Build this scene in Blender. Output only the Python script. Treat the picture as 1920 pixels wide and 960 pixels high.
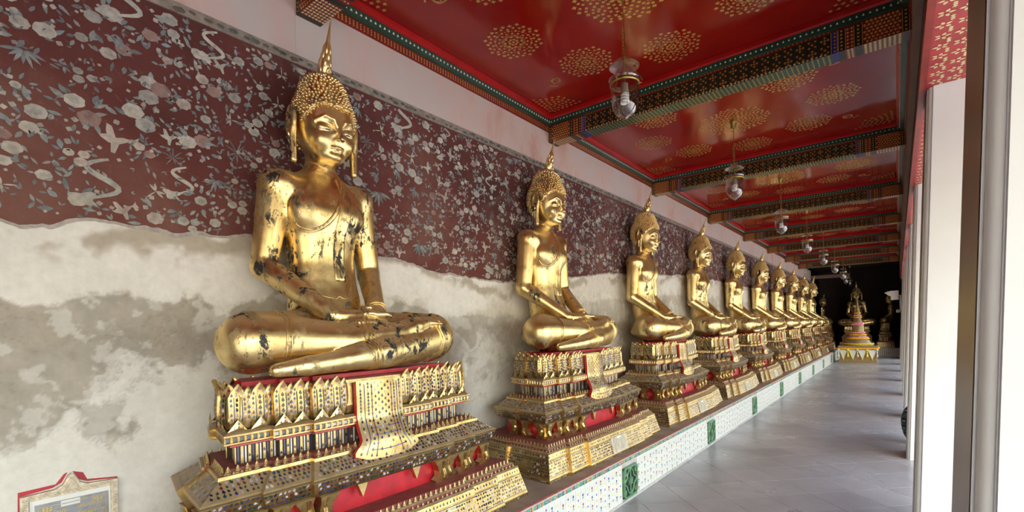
import bpy, math, random
import numpy as np
from mathutils import Vector, Matrix

for o in list(bpy.data.objects):
    bpy.data.objects.remove(o, do_unlink=True)
SC = bpy.context.scene
COL = SC.collection
random.seed(7)
RNG = np.random.RandomState(11)

# ------------------------------------------------------------------ camera
F_PX, YAW, ROLL, CY, CAM_H = 900.863, .6757, -.0228, 614.487, 1.6
cam_d = bpy.data.cameras.new('camera')
cam_d.sensor_fit = 'HORIZONTAL'
cam_d.sensor_width = 36.0
cam_d.lens = F_PX / 1920 * 36
cam_d.shift_y = (CY - 480) / 1920
cam_d.clip_start = .05
cam_d.clip_end = 300
cam = bpy.data.objects.new('camera', cam_d)
COL.objects.link(cam)
_f = Vector((-math.sin(YAW), math.cos(YAW), 0))
_r0 = Vector((math.cos(YAW), math.sin(YAW), 0))
_u0 = Vector((0, 0, 1))
_r = _r0 * math.cos(ROLL) + _u0 * math.sin(ROLL)
_u = _u0 * math.cos(ROLL) - _r0 * math.sin(ROLL)
M3 = Matrix((_r, _u, -_f)).transposed()
cam.matrix_world = Matrix.Translation((0, 0, CAM_H)) @ M3.to_4x4()
SC.camera = cam

# ------------------------------------------------------------------ world, sun, exposure
world = bpy.data.worlds.new('sky')
SC.world = world
world.use_nodes = True
wn = world.node_tree
bg = wn.nodes['Background']
sky = wn.nodes.new('ShaderNodeTexSky')
sky.sky_type = 'NISHITA'
sky.sun_disc = False
sky.sun_elevation = math.radians(52)
sky.sun_rotation = math.radians(150)
sky.air_density = 1.6
sky.dust_density = 3.0
wn.links.new(sky.outputs[0], bg.inputs[0])
bg.inputs[1].default_value = .72
sun_d = bpy.data.lights.new('sun', 'SUN')
sun_d.energy = 3.2
sun_d.angle = math.radians(1.5)
sun_d.color = (1.0, .95, .88)
sun = bpy.data.objects.new('sun', sun_d)
COL.objects.link(sun)
# sun stands over the courtyard, high and a little behind the camera
sun.rotation_euler = Vector((.45, -.35, 1.0)).to_track_quat('Z', 'Y').to_euler()
SC.view_settings.view_transform = 'Standard'
SC.view_settings.look = 'None'
SC.view_settings.gamma = 1
SC.view_settings.use_curve_mapping = False
SC.view_settings.exposure = 1.12

# ------------------------------------------------------------------ layout (metres)
WALL_X = -3.02          # long wall
PLAT_X, PLAT_Z = -1.937, .404
PB, PITCH = 2.9037, 2.4659      # beam / column spacing, statue spacing
BEAM0 = 1.591           # near face of the first beam
BEAM_W, BEAM_Z0, BEAM_Z1 = .165, 3.667, 3.95
CEIL_Z, CEIL_R = 3.95, .117
def YC(k): return 1.6267 + PITCH * k

# ------------------------------------------------------------------ helpers
def setp(o, label=None, cat=None, group=None, kind=None):
    if label: o['label'] = label
    if cat: o['category'] = cat
    if group: o['group'] = group
    if kind: o['kind'] = kind
    return o
def empty(name, loc=(0, 0, 0), rz=0, scale=1, parent=None):
    o = bpy.data.objects.new(name, None)
    o.location = loc
    o.rotation_euler = (0, 0, rz)
    o.scale = (scale,) * 3
    o.empty_display_size = .1
    COL.objects.link(o)
    if parent: o.parent = parent
    return o
def link(name, me, parent=None, loc=None, rot=None, kind=None):
    o = bpy.data.objects.new(name, me)
    COL.objects.link(o)
    if parent: o.parent = parent
    if loc is not None: o.location = loc
    if rot is not None: o.rotation_euler = rot
    if kind: o['kind'] = kind
    return o
def copy_tree(o, parent=None):
    c = o.copy()
    COL.objects.link(c)
    if parent: c.parent = parent
    for ch in list(o.children):
        copy_tree(ch, c)
    return c

class MB:
    """collects polygons; build() makes one mesh"""
    def __init__(self):
        self.v, self.f, self.c, self.m = [], [], [], []
    def poly(self, pts, c=None, m=0):
        n = len(self.v)
        self.v.extend([tuple(p) for p in pts])
        self.f.append(tuple(range(n, n + len(pts))))
        self.c.append(c)
        self.m.append(m)
    def box(self, a, b, c=None, m=0):
        (x0, y0, z0), (x1, y1, z1) = a, b
        n = len(self.v)
        self.v += [(x0, y0, z0), (x1, y0, z0), (x1, y1, z0), (x0, y1, z0), (x0, y0, z1), (x1, y0, z1), (x1, y1, z1), (x0, y1, z1)]
        for q in ((0, 3, 2, 1), (4, 5, 6, 7), (0, 1, 5, 4), (1, 2, 6, 5), (2, 3, 7, 6), (3, 0, 4, 7)):
            self.f.append(tuple(n + i for i in q)); self.c.append(c); self.m.append(m)
    def grid(self, P, c=None, m=0, closed_u=False, closed_v=False, flip=False):
        """P[i][j] points"""
        nu, nv = len(P), len(P[0])
        n = len(self.v)
        for r in P: self.v.extend([tuple(p) for p in r])
        for i in range(nu if closed_u else nu - 1):
            for j in range(nv if closed_v else nv - 1):
                a, b = n + i * nv + j, n + i * nv + (j + 1) % nv
                d, e = n + ((i + 1) % nu) * nv + (j + 1) % nv, n + ((i + 1) % nu) * nv + j
                self.f.append((a, e, d, b) if flip else (a, b, d, e)); self.c.append(c); self.m.append(m)
    def lathe(self, prof, seg=24, center=(0, 0, 0), c=None, m=0, sx=1, sy=1):
        P = []
        for r, z in prof:
            P.append([(center[0] + sx * r * math.cos(2 * math.pi * j / seg), center[1] + sy * r * math.sin(2 * math.pi * j / seg), center[2] + z) for j in range(seg)])
        self.grid(P, c, m, closed_v=True)
    def tube(self, pts, r, seg=8, closed=False, c=None, m=0, cap=True):
        pts = [Vector(p) for p in pts]
        n = len(pts)
        rs = r if isinstance(r, (list, tuple)) else [r] * n
        P = []
        up = Vector((.13, .21, .97)).normalized()
        for i, p in enumerate(pts):
            t = (pts[(i + 1) % n] - pts[i - 1]) if closed else (pts[min(i + 1, n - 1)] - pts[max(i - 1, 0)])
            if t.length < 1e-9: t = Vector((0, 0, 1))
            t.normalize()
            a = t.cross(up)
            if a.length < .05: a = t.cross(Vector((1, 0, 0)))
            a.normalize()
            b = t.cross(a)
            P.append([p + (a * math.cos(2 * math.pi * j / seg) + b * math.sin(2 * math.pi * j / seg)) * rs[i] for j in range(seg)])
        self.grid(P, c, m, closed_u=closed, closed_v=True, flip=True)
        if cap and not closed:
            self.poly(P[0], c, m); self.poly(P[-1][::-1], c, m)
    def prism(self, poly2, to3, d0, d1, c=None, m=0):
        """extrude outline poly2 (u,v) between depths d0<d1; to3(u,v,d)"""
        n = len(poly2)
        A = [to3(u, v, d0) for u, v in poly2]
        B = [to3(u, v, d1) for u, v in poly2]
        self.poly(B, c, m); self.poly(A[::-1], c, m)
        for i in range(n):
            j = (i + 1) % n
            self.poly([A[i], A[j], B[j], B[i]], c, m)
    def mesh(self, name, mats, smooth=False, merge=False, angle=None):
        me = bpy.data.meshes.new(name)
        me.from_pydata([tuple(map(float, p)) for p in self.v], [], self.f)
        if not isinstance(mats, (list, tuple)): mats = [mats]
        for mt in mats: me.materials.append(mt)
        if any(self.m): me.polygons.foreach_set('material_index', self.m)
        if any(c is not None for c in self.c):
            at = me.color_attributes.new('col', 'FLOAT_COLOR', 'CORNER')
            arr = []
            for f, c in zip(self.f, self.c):
                c = c or (.5, .5, .5)
                arr += [c[0], c[1], c[2], 1.0] * len(f)
            at.data.foreach_set('color', arr)
        if smooth: me.polygons.foreach_set('use_smooth', [True] * len(me.polygons))
        if merge:
            import bmesh
            bm = bmesh.new(); bm.from_mesh(me)
            bmesh.ops.remove_doubles(bm, verts=bm.verts, dist=1e-5)
            bmesh.ops.recalc_face_normals(bm, faces=bm.faces)
            bm.to_mesh(me); bm.free()
        if angle is not None:
            me.polygons.foreach_set('use_smooth', [True] * len(me.polygons))
            me.set_sharp_from_angle(angle=math.radians(angle))
        me.update()
        return me
    def build(self, name, mats, parent=None, smooth=False, loc=None, rot=None, kind=None, merge=False, angle=None):
        return link(name, self.mesh(name, mats, smooth, merge, angle), parent, loc, rot, kind)

def arr_mesh(name, V, Fq, mats, smooth=True, colors=None):
    me = bpy.data.meshes.new(name)
    V = np.asarray(V, np.float32); Fq = np.asarray(Fq, np.int32)
    me.vertices.add(len(V)); me.vertices.foreach_set('co', V.ravel())
    k = Fq.shape[1]
    me.loops.add(Fq.size); me.loops.foreach_set('vertex_index', Fq.ravel())
    me.polygons.add(len(Fq))
    me.polygons.foreach_set('loop_start', np.arange(0, Fq.size, k, dtype=np.int32))
    me.polygons.foreach_set('loop_total', np.full(len(Fq), k, np.int32))
    me.update(calc_edges=True)
    if not isinstance(mats, (list, tuple)): mats = [mats]
    for mt in mats: me.materials.append(mt)
    if smooth: me.polygons.foreach_set('use_smooth', np.ones(len(Fq), bool))
    if colors is not None:
        at = me.color_attributes.new('col', 'FLOAT_COLOR', 'POINT')
        c = np.ones((len(V), 4), np.float32); c[:, :3] = colors
        at.data.foreach_set('color', c.ravel())
    me.validate()
    return me

def smooth01(x, a, b):
    t = np.clip((x - a) / (b - a), 0, 1)
    return t * t * (3 - 2 * t)
def vnoise(x, y, seed=0):
    xi, yi = np.floor(x).astype(np.int64), np.floor(y).astype(np.int64)
    xf, yf = x - xi, y - yi
    def h(a, b):
        n = (a * 374761393 + b * 668265263 + seed * 1442695041) & 0x7fffffff
        n = ((n ^ (n >> 13)) * 1274126177) & 0x7fffffff
        return ((n ^ (n >> 16)) & 0xffff) / 65535.0
    u, v = xf * xf * (3 - 2 * xf), yf * yf * (3 - 2 * yf)
    return (h(xi, yi) * (1 - u) + h(xi + 1, yi) * u) * (1 - v) + (h(xi, yi + 1) * (1 - u) + h(xi + 1, yi + 1) * u) * v
def fbm(x, y, seed=0, oct=5, gain=.5):
    s, a, t = 0, 1.0, 0
    for i in range(oct):
        s = s + a * vnoise(x * 2 ** i + 17.3 * i, y * 2 ** i + 9.1 * i, seed + i); t += a; a *= gain
    return s / t

# ------------------------------------------------------------------ materials
class N:
    def __init__(self, name):
        self.mat = bpy.data.materials.new(name)
        self.mat.use_nodes = True
        self.t = self.mat.node_tree
        self.b = self.t.nodes['Principled BSDF']
    def n(self, typ, **kw):
        nd = self.t.nodes.new('ShaderNode' + typ)
        for k, v in kw.items():
            if k in nd.inputs.keys(): nd.inputs[k].default_value = v
            else: setattr(nd, k, v)
        return nd
    def l(self, a, b): self.t.links.new(a, b)
    def coord(self, kind='Object', scale=None, rnd=False):
        tc = self.n('TexCoord')
        out = tc.outputs[kind]
        if scale is not None:
            mp = self.n('Mapping'); mp.inputs['Scale'].default_value = scale
            self.l(out, mp.inputs['Vector']); out = mp.outputs[0]
            if rnd:
                oi = self.n('ObjectInfo')
                mu = self.n('Math', operation='MULTIPLY'); mu.inputs[1].default_value = 53.0
                self.l(oi.outputs['Random'], mu.inputs[0])
                cb = self.n('CombineXYZ')
                for i in range(3): self.l(mu.outputs[0], cb.inputs[i])
                self.l(cb.outputs[0], mp.inputs['Location'])
        return out
    def noise(self, vec, scale, detail=6, rough=.6, dist=0):
        nd = self.n('TexNoise')
        nd.inputs['Scale'].default_value = scale; nd.inputs['Detail'].default_value = detail
        nd.inputs['Roughness'].default_value = rough; nd.inputs['Distortion'].default_value = dist
        if vec is not None: self.l(vec, nd.inputs['Vector'])
        return nd.outputs['Fac']
    def ramp(self, fac, stops, interp='LINEAR'):
        r = self.n('ValToRGB')
        e = r.color_ramp.elements
        r.color_ramp.interpolation = interp
        while len(e) < len(stops): e.new(.5)
        for s, (p, c) in zip(e, stops):
            s.position = p
            s.color = (c, c, c, 1) if not hasattr(c, '__len__') else (*c, 1)
        self.l(fac, r.inputs[0])
        return r.outputs[0]
    def mix(self, fac, a, b, mode='MIX'):
        m = self.n('Mix', data_type='RGBA', blend_type=mode)
        for i, v in ((6, a), (7, b)):
            if hasattr(v, 'is_linked') or hasattr(v, 'links'): self.l(v, m.inputs[i])
            else: m.inputs[i].default_value = (*v, 1)
        if hasattr(fac, 'links'): self.l(fac, m.inputs[0])
        else: m.inputs[0].default_value = fac
        return m.outputs[2]
    def math(self, op, a, b=0.0, clamp=False):
        m = self.n('Math', operation=op, use_clamp=clamp)
        for i, v in ((0, a), (1, b)):
            if hasattr(v, 'links'): self.l(v, m.inputs[i])
            else: m.inputs[i].default_value = v
        return m.outputs[0]
    def set(self, **kw):
        for k, v in kw.items():
            k = {'color': 'Base Color', 'rough': 'Roughness', 'metal': 'Metallic', 'spec': 'Specular IOR Level', 'coat': 'Coat Weight', 'coatr': 'Coat Roughness', 'ior': 'IOR', 'trans': 'Transmission Weight'}.get(k, k)
            i = self.b.inputs[k]
            if hasattr(v, 'links'): self.l(v, i)
            elif hasattr(v, '__len__') and len(v) == 3: i.default_value = (*v, 1)
            else: i.default_value = v
        return self
    def bump(self, h, strength=.3, dist=.01):
        b = self.n('Bump'); b.inputs['Strength'].default_value = strength; b.inputs['Distance'].default_value = dist
        self.l(h, b.inputs['Height']); self.l(b.outputs[0], self.b.inputs['Normal'])
        return self

def plain(name, color, rough=.5, metal=0, var=.12, scale=8, bump=0, **kw):
    m = N(name)
    v = m.coord('Object')
    nz = m.noise(v, scale, 5, .6)
    dark = tuple(c * (1 - var) for c in color); lite = tuple(min(1, c * (1 + var)) for c in color)
    m.set(color=m.ramp(nz, [(.3, dark), (.7, lite)]), rough=rough, metal=metal, **kw)
    if bump: m.bump(nz, bump, .004)
    return m.mat

def mk_statue_gold():
    m = N('worn_gilding')
    v = m.coord('Object', (1, 1, 1), rnd=True)
    vs = m.coord('Object', (1.0, .8, .45), rnd=True)
    fine = m.noise(vs, 15, 10, .78, .4)
    oi = m.n('ObjectInfo')
    sc_ = m.n('SeparateColor'); m.l(oi.outputs['Color'], sc_.inputs[0])
    wear = sc_.outputs[0]
    finew = m.math('ADD', fine, m.math('MULTIPLY', wear, .05))
    bigw = m.ramp(m.math('ADD', m.noise(v, 2.6, 4, .55), m.math('MULTIPLY', wear, .05)), [(.48, 0.), (.60, 1.)])
    black = m.math('MULTIPLY', m.ramp(finew, [(.555, 0.), (.580, 1.)]), bigw)
    specks = m.ramp(m.noise(v, 30, 4, .6), [(.70, 0.), (.725, 1.)])
    black = m.math('MAXIMUM', black, m.math('MULTIPLY', specks, .8))
    brownm = m.math('MULTIPLY', m.ramp(m.noise(v, 6, 7, .7), [(.50, 0.), (.68, .75)]), m.ramp(m.noise(v, 1.7, 2, .5), [(.42, 0.), (.62, 1.)]))
    tone = m.noise(v, 3.5, 5, .6)
    gold = m.ramp(tone, [(.3, (.80, .56, .22)), (.55, (.93, .73, .36)), (.75, (.86, .63, .28))])
    col = m.mix(brownm, gold, (.30, .15, .05))
    geo = m.n('NewGeometry')
    sx = m.n('SeparateXYZ'); m.l(geo.outputs['Normal'], sx.inputs[0])
    dust = m.math('MULTIPLY', m.ramp(sx.outputs[2], [(.45, 0.), (.95, .62)]), m.ramp(m.noise(v, 5, 5, .6), [(.25, .55), (.7, 1.)]))
    col = m.mix(dust, col, (.40, .30, .22))
    col = m.mix(black, col, (.012, .011, .012))
    metal = m.math('SUBTRACT', 1.0, m.math('MAXIMUM', black, m.math('MULTIPLY', dust, .75)), True)
    rough = m.math('ADD', m.ramp(m.noise(v, 7, 6, .6), [(.3, .27), (.7, .40)]), m.math('ADD', m.math('MULTIPLY', dust, .35), m.math('MULTIPLY', black, .2)))
    m.set(color=col, metal=metal, rough=rough)
    m.bump(m.noise(v, 5.5, 4, .55), .22, .012)
    return m.mat
def mk_orn_gold():
    m = N('ornament_gold')
    v = m.coord('Object')
    t = m.noise(v, 14, 6, .65)
    geo = m.n('NewGeometry')
    sx = m.n('SeparateXYZ'); m.l(geo.outputs['Normal'], sx.inputs[0])
    dust = m.math('MULTIPLY', m.ramp(sx.outputs[2], [(.25, 0.), (.75, .8)]), m.ramp(m.noise(v, 9, 5, .6), [(.3, .6), (.7, 1.)]))
    col = m.ramp(t, [(.25, (.33, .21, .075)), (.5, (.60, .43, .18)), (.75, (.72, .55, .28))])
    col = m.mix(dust, col, (.22, .165, .125))
    m.set(color=col, metal=m.math('SUBTRACT', .95, dust, True), rough=m.math('ADD', .30, m.math('MULTIPLY', dust, .4)))
    m.bump(m.noise(v, 60, 4, .6), .35, .003)
    return m.mat
def mk_attr(name, rough=.3, metal=0., spec=.5, nscale=0, namt=.3):
    m = N(name)
    a = m.n('Attribute'); a.attribute_name = 'col'
    c = a.outputs['Color']
    if nscale:
        nz = m.ramp(m.noise(m.coord('Object'), nscale, 6, .65), [(.3, 1 - namt), (.7, 1.)])
        c = m.mix(1.0, c, nz, 'MULTIPLY')
    m.set(color=c, rough=rough, metal=metal, spec=spec)
    return m.mat

def mk_ceiling_red():
    m = N('ceiling_red_lacquer')
    v = m.coord('Object')
    nz = m.noise(v, 1.6, 6, .6)
    m.set(color=m.ramp(nz, [(.3, (.235, .0025, .002)), (.7, (.33, .006, .004))]),
          rough=m.ramp(m.noise(v, 2.5, 6, .65), [(.35, .07), (.7, .18)]), spec=.55)
    m.bump(m.noise(v, 2.2, 3, .5), .22, .02)
    return m.mat
def mk_floor():
    m = N('floor_stone')
    v = m.coord('Object')
    geo = m.n('NewGeometry')
    a = m.noise(geo.outputs['Position'], 1.1, 6, .6)
    sp = m.noise(geo.outputs['Position'], 90, 3, .7)
    oi = m.n('ObjectInfo')
    base = m.ramp(a, [(.3, (.30, .275, .275)), (.55, (.42, .395, .40)), (.75, (.47, .45, .46))])
    tile = m.ramp(oi.outputs['Random'], [(0., .90), (1., 1.04)])
    base = m.mix(1.0, base, tile, 'MULTIPLY')
    base = m.mix(1.0, base, m.ramp(sp, [(.35, .80), (.6, 1.05)]), 'MULTIPLY')
    m.set(color=base, rough=m.ramp(a, [(.3, .36), (.7, .24)]), spec=.5)
    m.bump(sp, .05, .002)
    return m.mat
def mk_mural():
    m = N('mural_red_ground')
    v = m.coord('Object')
    a = m.noise(v, 1.2, 7, .62)
    b = m.noise(v, 34, 4, .7)
    c = m.ramp(a, [(.30, (.068, .021, .017)), (.52, (.122, .034, .028)), (.70, (.175, .078, .060))])
    c = m.mix(m.ramp(b, [(.60, 0.), (.78, .45)]), c, (.24, .17, .15))
    c = m.mix(m.ramp(m.noise(v, .9, 4, .6, 1.0), [(.60, 0.), (.74, .45)]), c, (.19, .13, .10))
    m.set(color=c, rough=.75, spec=.3)
    m.bump(b, .15, .004)
    return m.mat
def mk_pink():
    m = N('pink_plaster')
    v = m.coord('Object', (1, 1, .6))
    a = m.noise(v, 1.6, 7, .65, .4)
    c = m.ramp(a, [(.3, (.50, .275, .22)), (.47, (.56, .42, .375)), (.62, (.52, .46, .44)), (.75, (.58, .48, .44))])
    vd = m.coord('Object', (1, 3.2, .25))
    c = m.mix(m.ramp(m.noise(vd, 3, 5, .6), [(.52, 0.), (.7, .35)]), c, (.52, .47, .44))
    m.set(color=c, rough=.8, spec=.25)
    return m.mat
def mk_paper_glass():
    m = N('clear_glass')
    nt = m.t
    tr = m.n('BsdfTransparent'); tr.inputs[0].default_value = (.93, .92, .92, 1)
    gl = m.n('BsdfGlossy'); gl.inputs['Roughness'].default_value = .03
    lw = m.n('LayerWeight'); lw.inputs['Blend'].default_value = .35
    mx = m.n('MixShader')
    f = m.math('ADD', m.math('MULTIPLY', lw.outputs['Facing'], .55), .05, True)
    m.l(f, mx.inputs[0]); m.l(tr.outputs[0], mx.inputs[1]); m.l(gl.outputs[0], mx.inputs[2])
    m.l(mx.outputs[0], nt.nodes['Material Output'].inputs['Surface'])
    return m.mat
def mk_marble():
    m = N('grey_marble')
    v = m.coord('Object')
    m.set(color=m.ramp(m.noise(v, 9, 8, .65, 1.2), [(.3, (.20, .22, .25)), (.6, (.34, .36, .40)), (.8, (.50, .52, .55))]), rough=.25)
    return m.mat
def mk_plaid():
    m = N('plaid_cloth')
    v = m.coord('Object', (1, 1, 1))
    w1 = m.n('TexWave', wave_type='BANDS', bands_direction='Z'); w1.inputs['Scale'].default_value = 7
    w2 = m.n('TexWave', wave_type='BANDS', bands_direction='DIAGONAL'); w2.inputs['Scale'].default_value = 7
    m.l(v, w1.inputs[0]); m.l(v, w2.inputs[0])
    a = m.ramp(w1.outputs['Fac'], [(.55, 0.), (.6, .5), (.92, .5), (.96, 1.)], 'CONSTANT')
    b = m.ramp(w2.outputs['Fac'], [(.55, 0.), (.6, .5), (.92, .5), (.96, 1.)], 'CONSTANT')
    s = m.math('MULTIPLY', m.math('ADD', a, b), .5)
    m.set(color=m.ramp(s, [(0., (.012, .014, .018)), (.3, (.03, .06, .09)), (.6, (.10, .16, .20)), (.9, (.5, .52, .5))]), rough=.9)
    return m.mat

GOLD = mk_statue_gold()
ORN = mk_orn_gold()
INLAY = mk_attr('glass_inlay', .12, 0., .8)
PAINT = mk_attr('mural_paint', .75, 0., .25, 26, .45)
PORC = mk_attr('porcelain_paint', .25, 0., .5)
PLASTER = mk_attr('stained_plaster', .85, 0., .2, 24, .14)
RED = plain('red_lacquer', (.42, .012, .022), .38, 0, .25, 12)
DUSTRED = plain('dusty_red', (.23, .055, .05), .7, 0, .3, 9)
CEIL = mk_ceiling_red()
REDTRIM = plain('trim_red', (.42, .006, .008), .3, 0, .15, 5)
DARKRED = plain('dark_red_ground', (.20, .012, .008), .35, 0, .2, 9)
LEAF = plain('gold_leaf_paint', (.78, .52, .17), .34, .75, .2, 20)
LEAF_O = plain('orange_gold_paint', (.60, .25, .05), .40, .45, .2, 20)
LEAF_P = plain('pale_gold_paint', (.80, .68, .38), .40, .4, .15, 20)
GREEN = plain('trim_green', (.010, .060, .040), .28, 0, .2, 8)
BLACKG = plain('beam_black_green', (.006, .016, .011), .28, 0, .25, 8)
BLUE = plain('trim_blue', (.02, .03, .22), .35, 0, .2, 8)
BEAD = plain('white_bead', (.80, .78, .66), .3, 0, .08, 30)
FLOOR = mk_floor()
GROUT = plain('joint_grey', (.17, .155, .15), .8, 0, .2, 6)
MURAL = mk_mural()
PINK = mk_pink()
BANDM = plain('faded_border', (.24, .20, .165), .8, 0, .35, 18, .1)
WHITE = plain('white_column_paint', (.70, .715, .73), .42, 0, .03, 3)
BROWN = plain('brown_plaster', (.22, .135, .105), .75, 0, .18, 4)
DARKB = plain('dark_timber', (.035, .022, .018), .7, 0, .3, 5)
PLATTOP = plain('platform_stone', (.34, .25, .20), .6, 0, .3, 3.5, .1)
TILEW = plain('white_glazed_tile', (.68, .67, .63), .25, 0, .14, 5)
TILEG = plain('grey_tile_bed', (.42, .40, .37), .7, 0, .2, 9)
VENTG = plain('green_glaze', (.11, .235, .13), .22, 0, .35, 22)
VENTD = plain('vent_hollow', (.012, .022, .016), .8, 0, .2, 9)
BRASS = plain('old_brass', (.42, .30, .09), .35, .9, .25, 30)
GLASS = mk_paper_glass()
BULB = plain('bulb_white', (.88, .88, .86), .3, 0, .03, 20)
MARBLE = mk_marble()
FRAMEC = plain('carved_cream', (.66, .58, .45), .6, .15, .35, 40, .4)
TEXTG = plain('letter_gold', (.60, .42, .10), .4, .5, .1, 20)
LABELW = plain('paper_white', (.78, .78, .76), .7, 0, .04, 9)
INK = plain('ink', (.03, .03, .03), .7)
EYEW = plain('shell_white', (.55, .52, .46), .2, 0, .05, 20)
EYEB = plain('eye_black', (.008, .008, .008), .15)
PLAID = mk_plaid()
BLACKC = plain('black_cloth', (.012, .012, .014), .8)
MARIG = plain('marigold', (.85, .42, .02), .7, 0, .25, 60)
YELLOWF = plain('yellow_flower', (.80, .62, .03), .7, 0, .2, 60)
PINKF = plain('pink_flower', (.80, .30, .42), .7, 0, .2, 60)
CLOTHG = plain('dull_gold_cloth', (.25, .17, .075), .5, .4, .25, 20)
NETW = plain('white_netting', (.55, .55, .53), .8, 0, .2, 90)
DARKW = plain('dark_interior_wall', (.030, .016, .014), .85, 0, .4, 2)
SPKR = plain('grey_metal_box', (.50, .50, .50), .5, 0, .05, 9)
ROOF = plain('roof_board', (.12, .08, .06), .8)
YARD = plain('courtyard_paving', (.30, .28, .25), .8, 0, .12, 1.2)

# ================================================================== STRUCTURE
def clip_rect(poly, x0, x1, y0, y1):
    for ax, lim, sg in ((0, x0, 1), (0, x1, -1), (1, y0, 1), (1, y1, -1)):
        out = []
        for i in range(len(poly)):
            a, b = poly[i - 1], poly[i]
            ia, ib = (a[ax] - lim) * sg >= 0, (b[ax] - lim) * sg >= 0
            if ia != ib:
                t = (lim - a[ax]) / (b[ax] - a[ax])
                out.append((a[0] + (b[0] - a[0]) * t, a[1] + (b[1] - a[1]) * t))
            if ib: out.append(b)
        poly = out
        if not poly: return []
    return poly

# ---- floor: slab, and stone tiles laid on the diagonal
fl = MB(); fl.box((PLAT_X - .9, -6, -.3), (1.3, 28.4, -.004))
floor = setp(fl.build('floor', GROUT), 'grey stone paving of the gallery laid in diagonal tiles', kind='structure')
TS = .40
s2 = math.sqrt(2)
cells = []
for i in range(-16, 60):
    for j in range(-16, 60):
        a0 = 2.82 / s2 + i * TS; b0 = .13 + j * TS
        q = [(a0, b0), (a0 + TS, b0), (a0 + TS, b0 + TS), (a0, b0 + TS)]
        q = [((a - b) / s2, (a + b) / s2) for a, b in q]
        q = clip_rect(q, PLAT_X, 1.28, -5.9, 28.3)
        if len(q) < 3: continue
        ar = abs(sum(q[k - 1][0] * q[k][1] - q[k][0] * q[k - 1][1] for k in range(len(q)))) / 2
        if ar < .004: continue
        cx, cy = sum(p[0] for p in q) / len(q), sum(p[1] for p in q) / len(q)
        cells.append((cx, cy, q))
vis = sorted([c for c in cells if c[1] > 2.0 and c[0] < .35], key=lambda c: c[1])[:290]
visid = set(id(c) for c in vis)
rest = MB()
def tile_geom(mb, q, cx, cy, ox=0, oy=0):
    g = .0022
    r = [(cx + (x - cx) * (1 - 2 * g / TS) - ox, cy + (y - cy) * (1 - 2 * g / TS) - oy) for x, y in q]
    n = len(r)
    mb.poly([(x, y, 0) for x, y in r])
    for k in range(n):
        (xa, ya), (xb, yb) = r[k], r[(k + 1) % n]
        mb.poly([(xa, ya, 0), (xa, ya, -.02), (xb, yb, -.02), (xb, yb, 0)])
for c in cells:
    cx, cy, q = c
    if id(c) in visid:
        mb = MB(); tile_geom(mb, q, cx, cy, cx, cy)
        mb.build('floor_tile', FLOOR, floor, loc=(cx, cy, 0))
    else:
        tile_geom(rest, q, cx, cy)
rest.build('floor_tiles_beyond', FLOOR, floor, kind='stuff')

# ---- courtyard and roof, outside the frame but where the light comes from
yd = MB(); yd.box((1.3, -40, -.5), (60, 60, -.35)); yd.box((-60, -40, -.62), (1.3, 60, -.52))
setp(yd.build('ground', YARD), 'pale paved courtyard outside the gallery columns', kind='structure')
rf = MB()
rf.box((WALL_X - .4, -6.2, 4.12), (1.0, 28.6, 4.2))
P = [[(1.0, y, 4.20), (3.3, y, 3.05)] for y in (-6.2, 28.6)]  # unseen eaves, run long and low to hold skylight off the columns
rf.grid(P); rf.grid([[(1.0, y, 4.12), (3.3, y, 2.97)] for y in (-6.2, 28.6)])
setp(rf.build('roof', ROOF), 'dark boarded roof over the gallery with unseen eaves set low to cut skylight', kind='structure')

# ---- long wall: core slab, stained plaster, mural, pink band
wl = MB(); wl.box((WALL_X - .35, -6.2, -.3), (WALL_X - .006, 28.6, 4.2))
wall = setp(wl.build('wall_left', PLASTER), 'long gallery wall with faded dark red floral mural above stained white plaster', kind='structure')
ZB = [(-6, 2.15), (.24, 2.11), (.34, 2.095), (.41, 2.113), (.52, 2.155), (.71, 2.157), (.92, 2.146), (1.25, 2.175), (2.24, 2.144), (2.55, 2.11), (2.96, 2.076), (3.62, 2.044), (4.3, 2.10), (5.03, 2.19), (5.86, 2.284), (7, 2.36), (8.22, 2.435), (9.04, 2.5), (12, 2.5), (28, 2.5)]
def zb0(y): return np.interp(y, [a for a, _ in ZB], [b for _, b in ZB])
def zb(y):
    y = np.asarray(y, float)
    return zb0(y) + .05 * (fbm(y * 3.3, y * 0 + 4.4, 3, 3) - .5) + .035 * (fbm(y * 17, y * 0 + 1.4, 5, 4) - .5)
Z_PINK = 3.40
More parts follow.
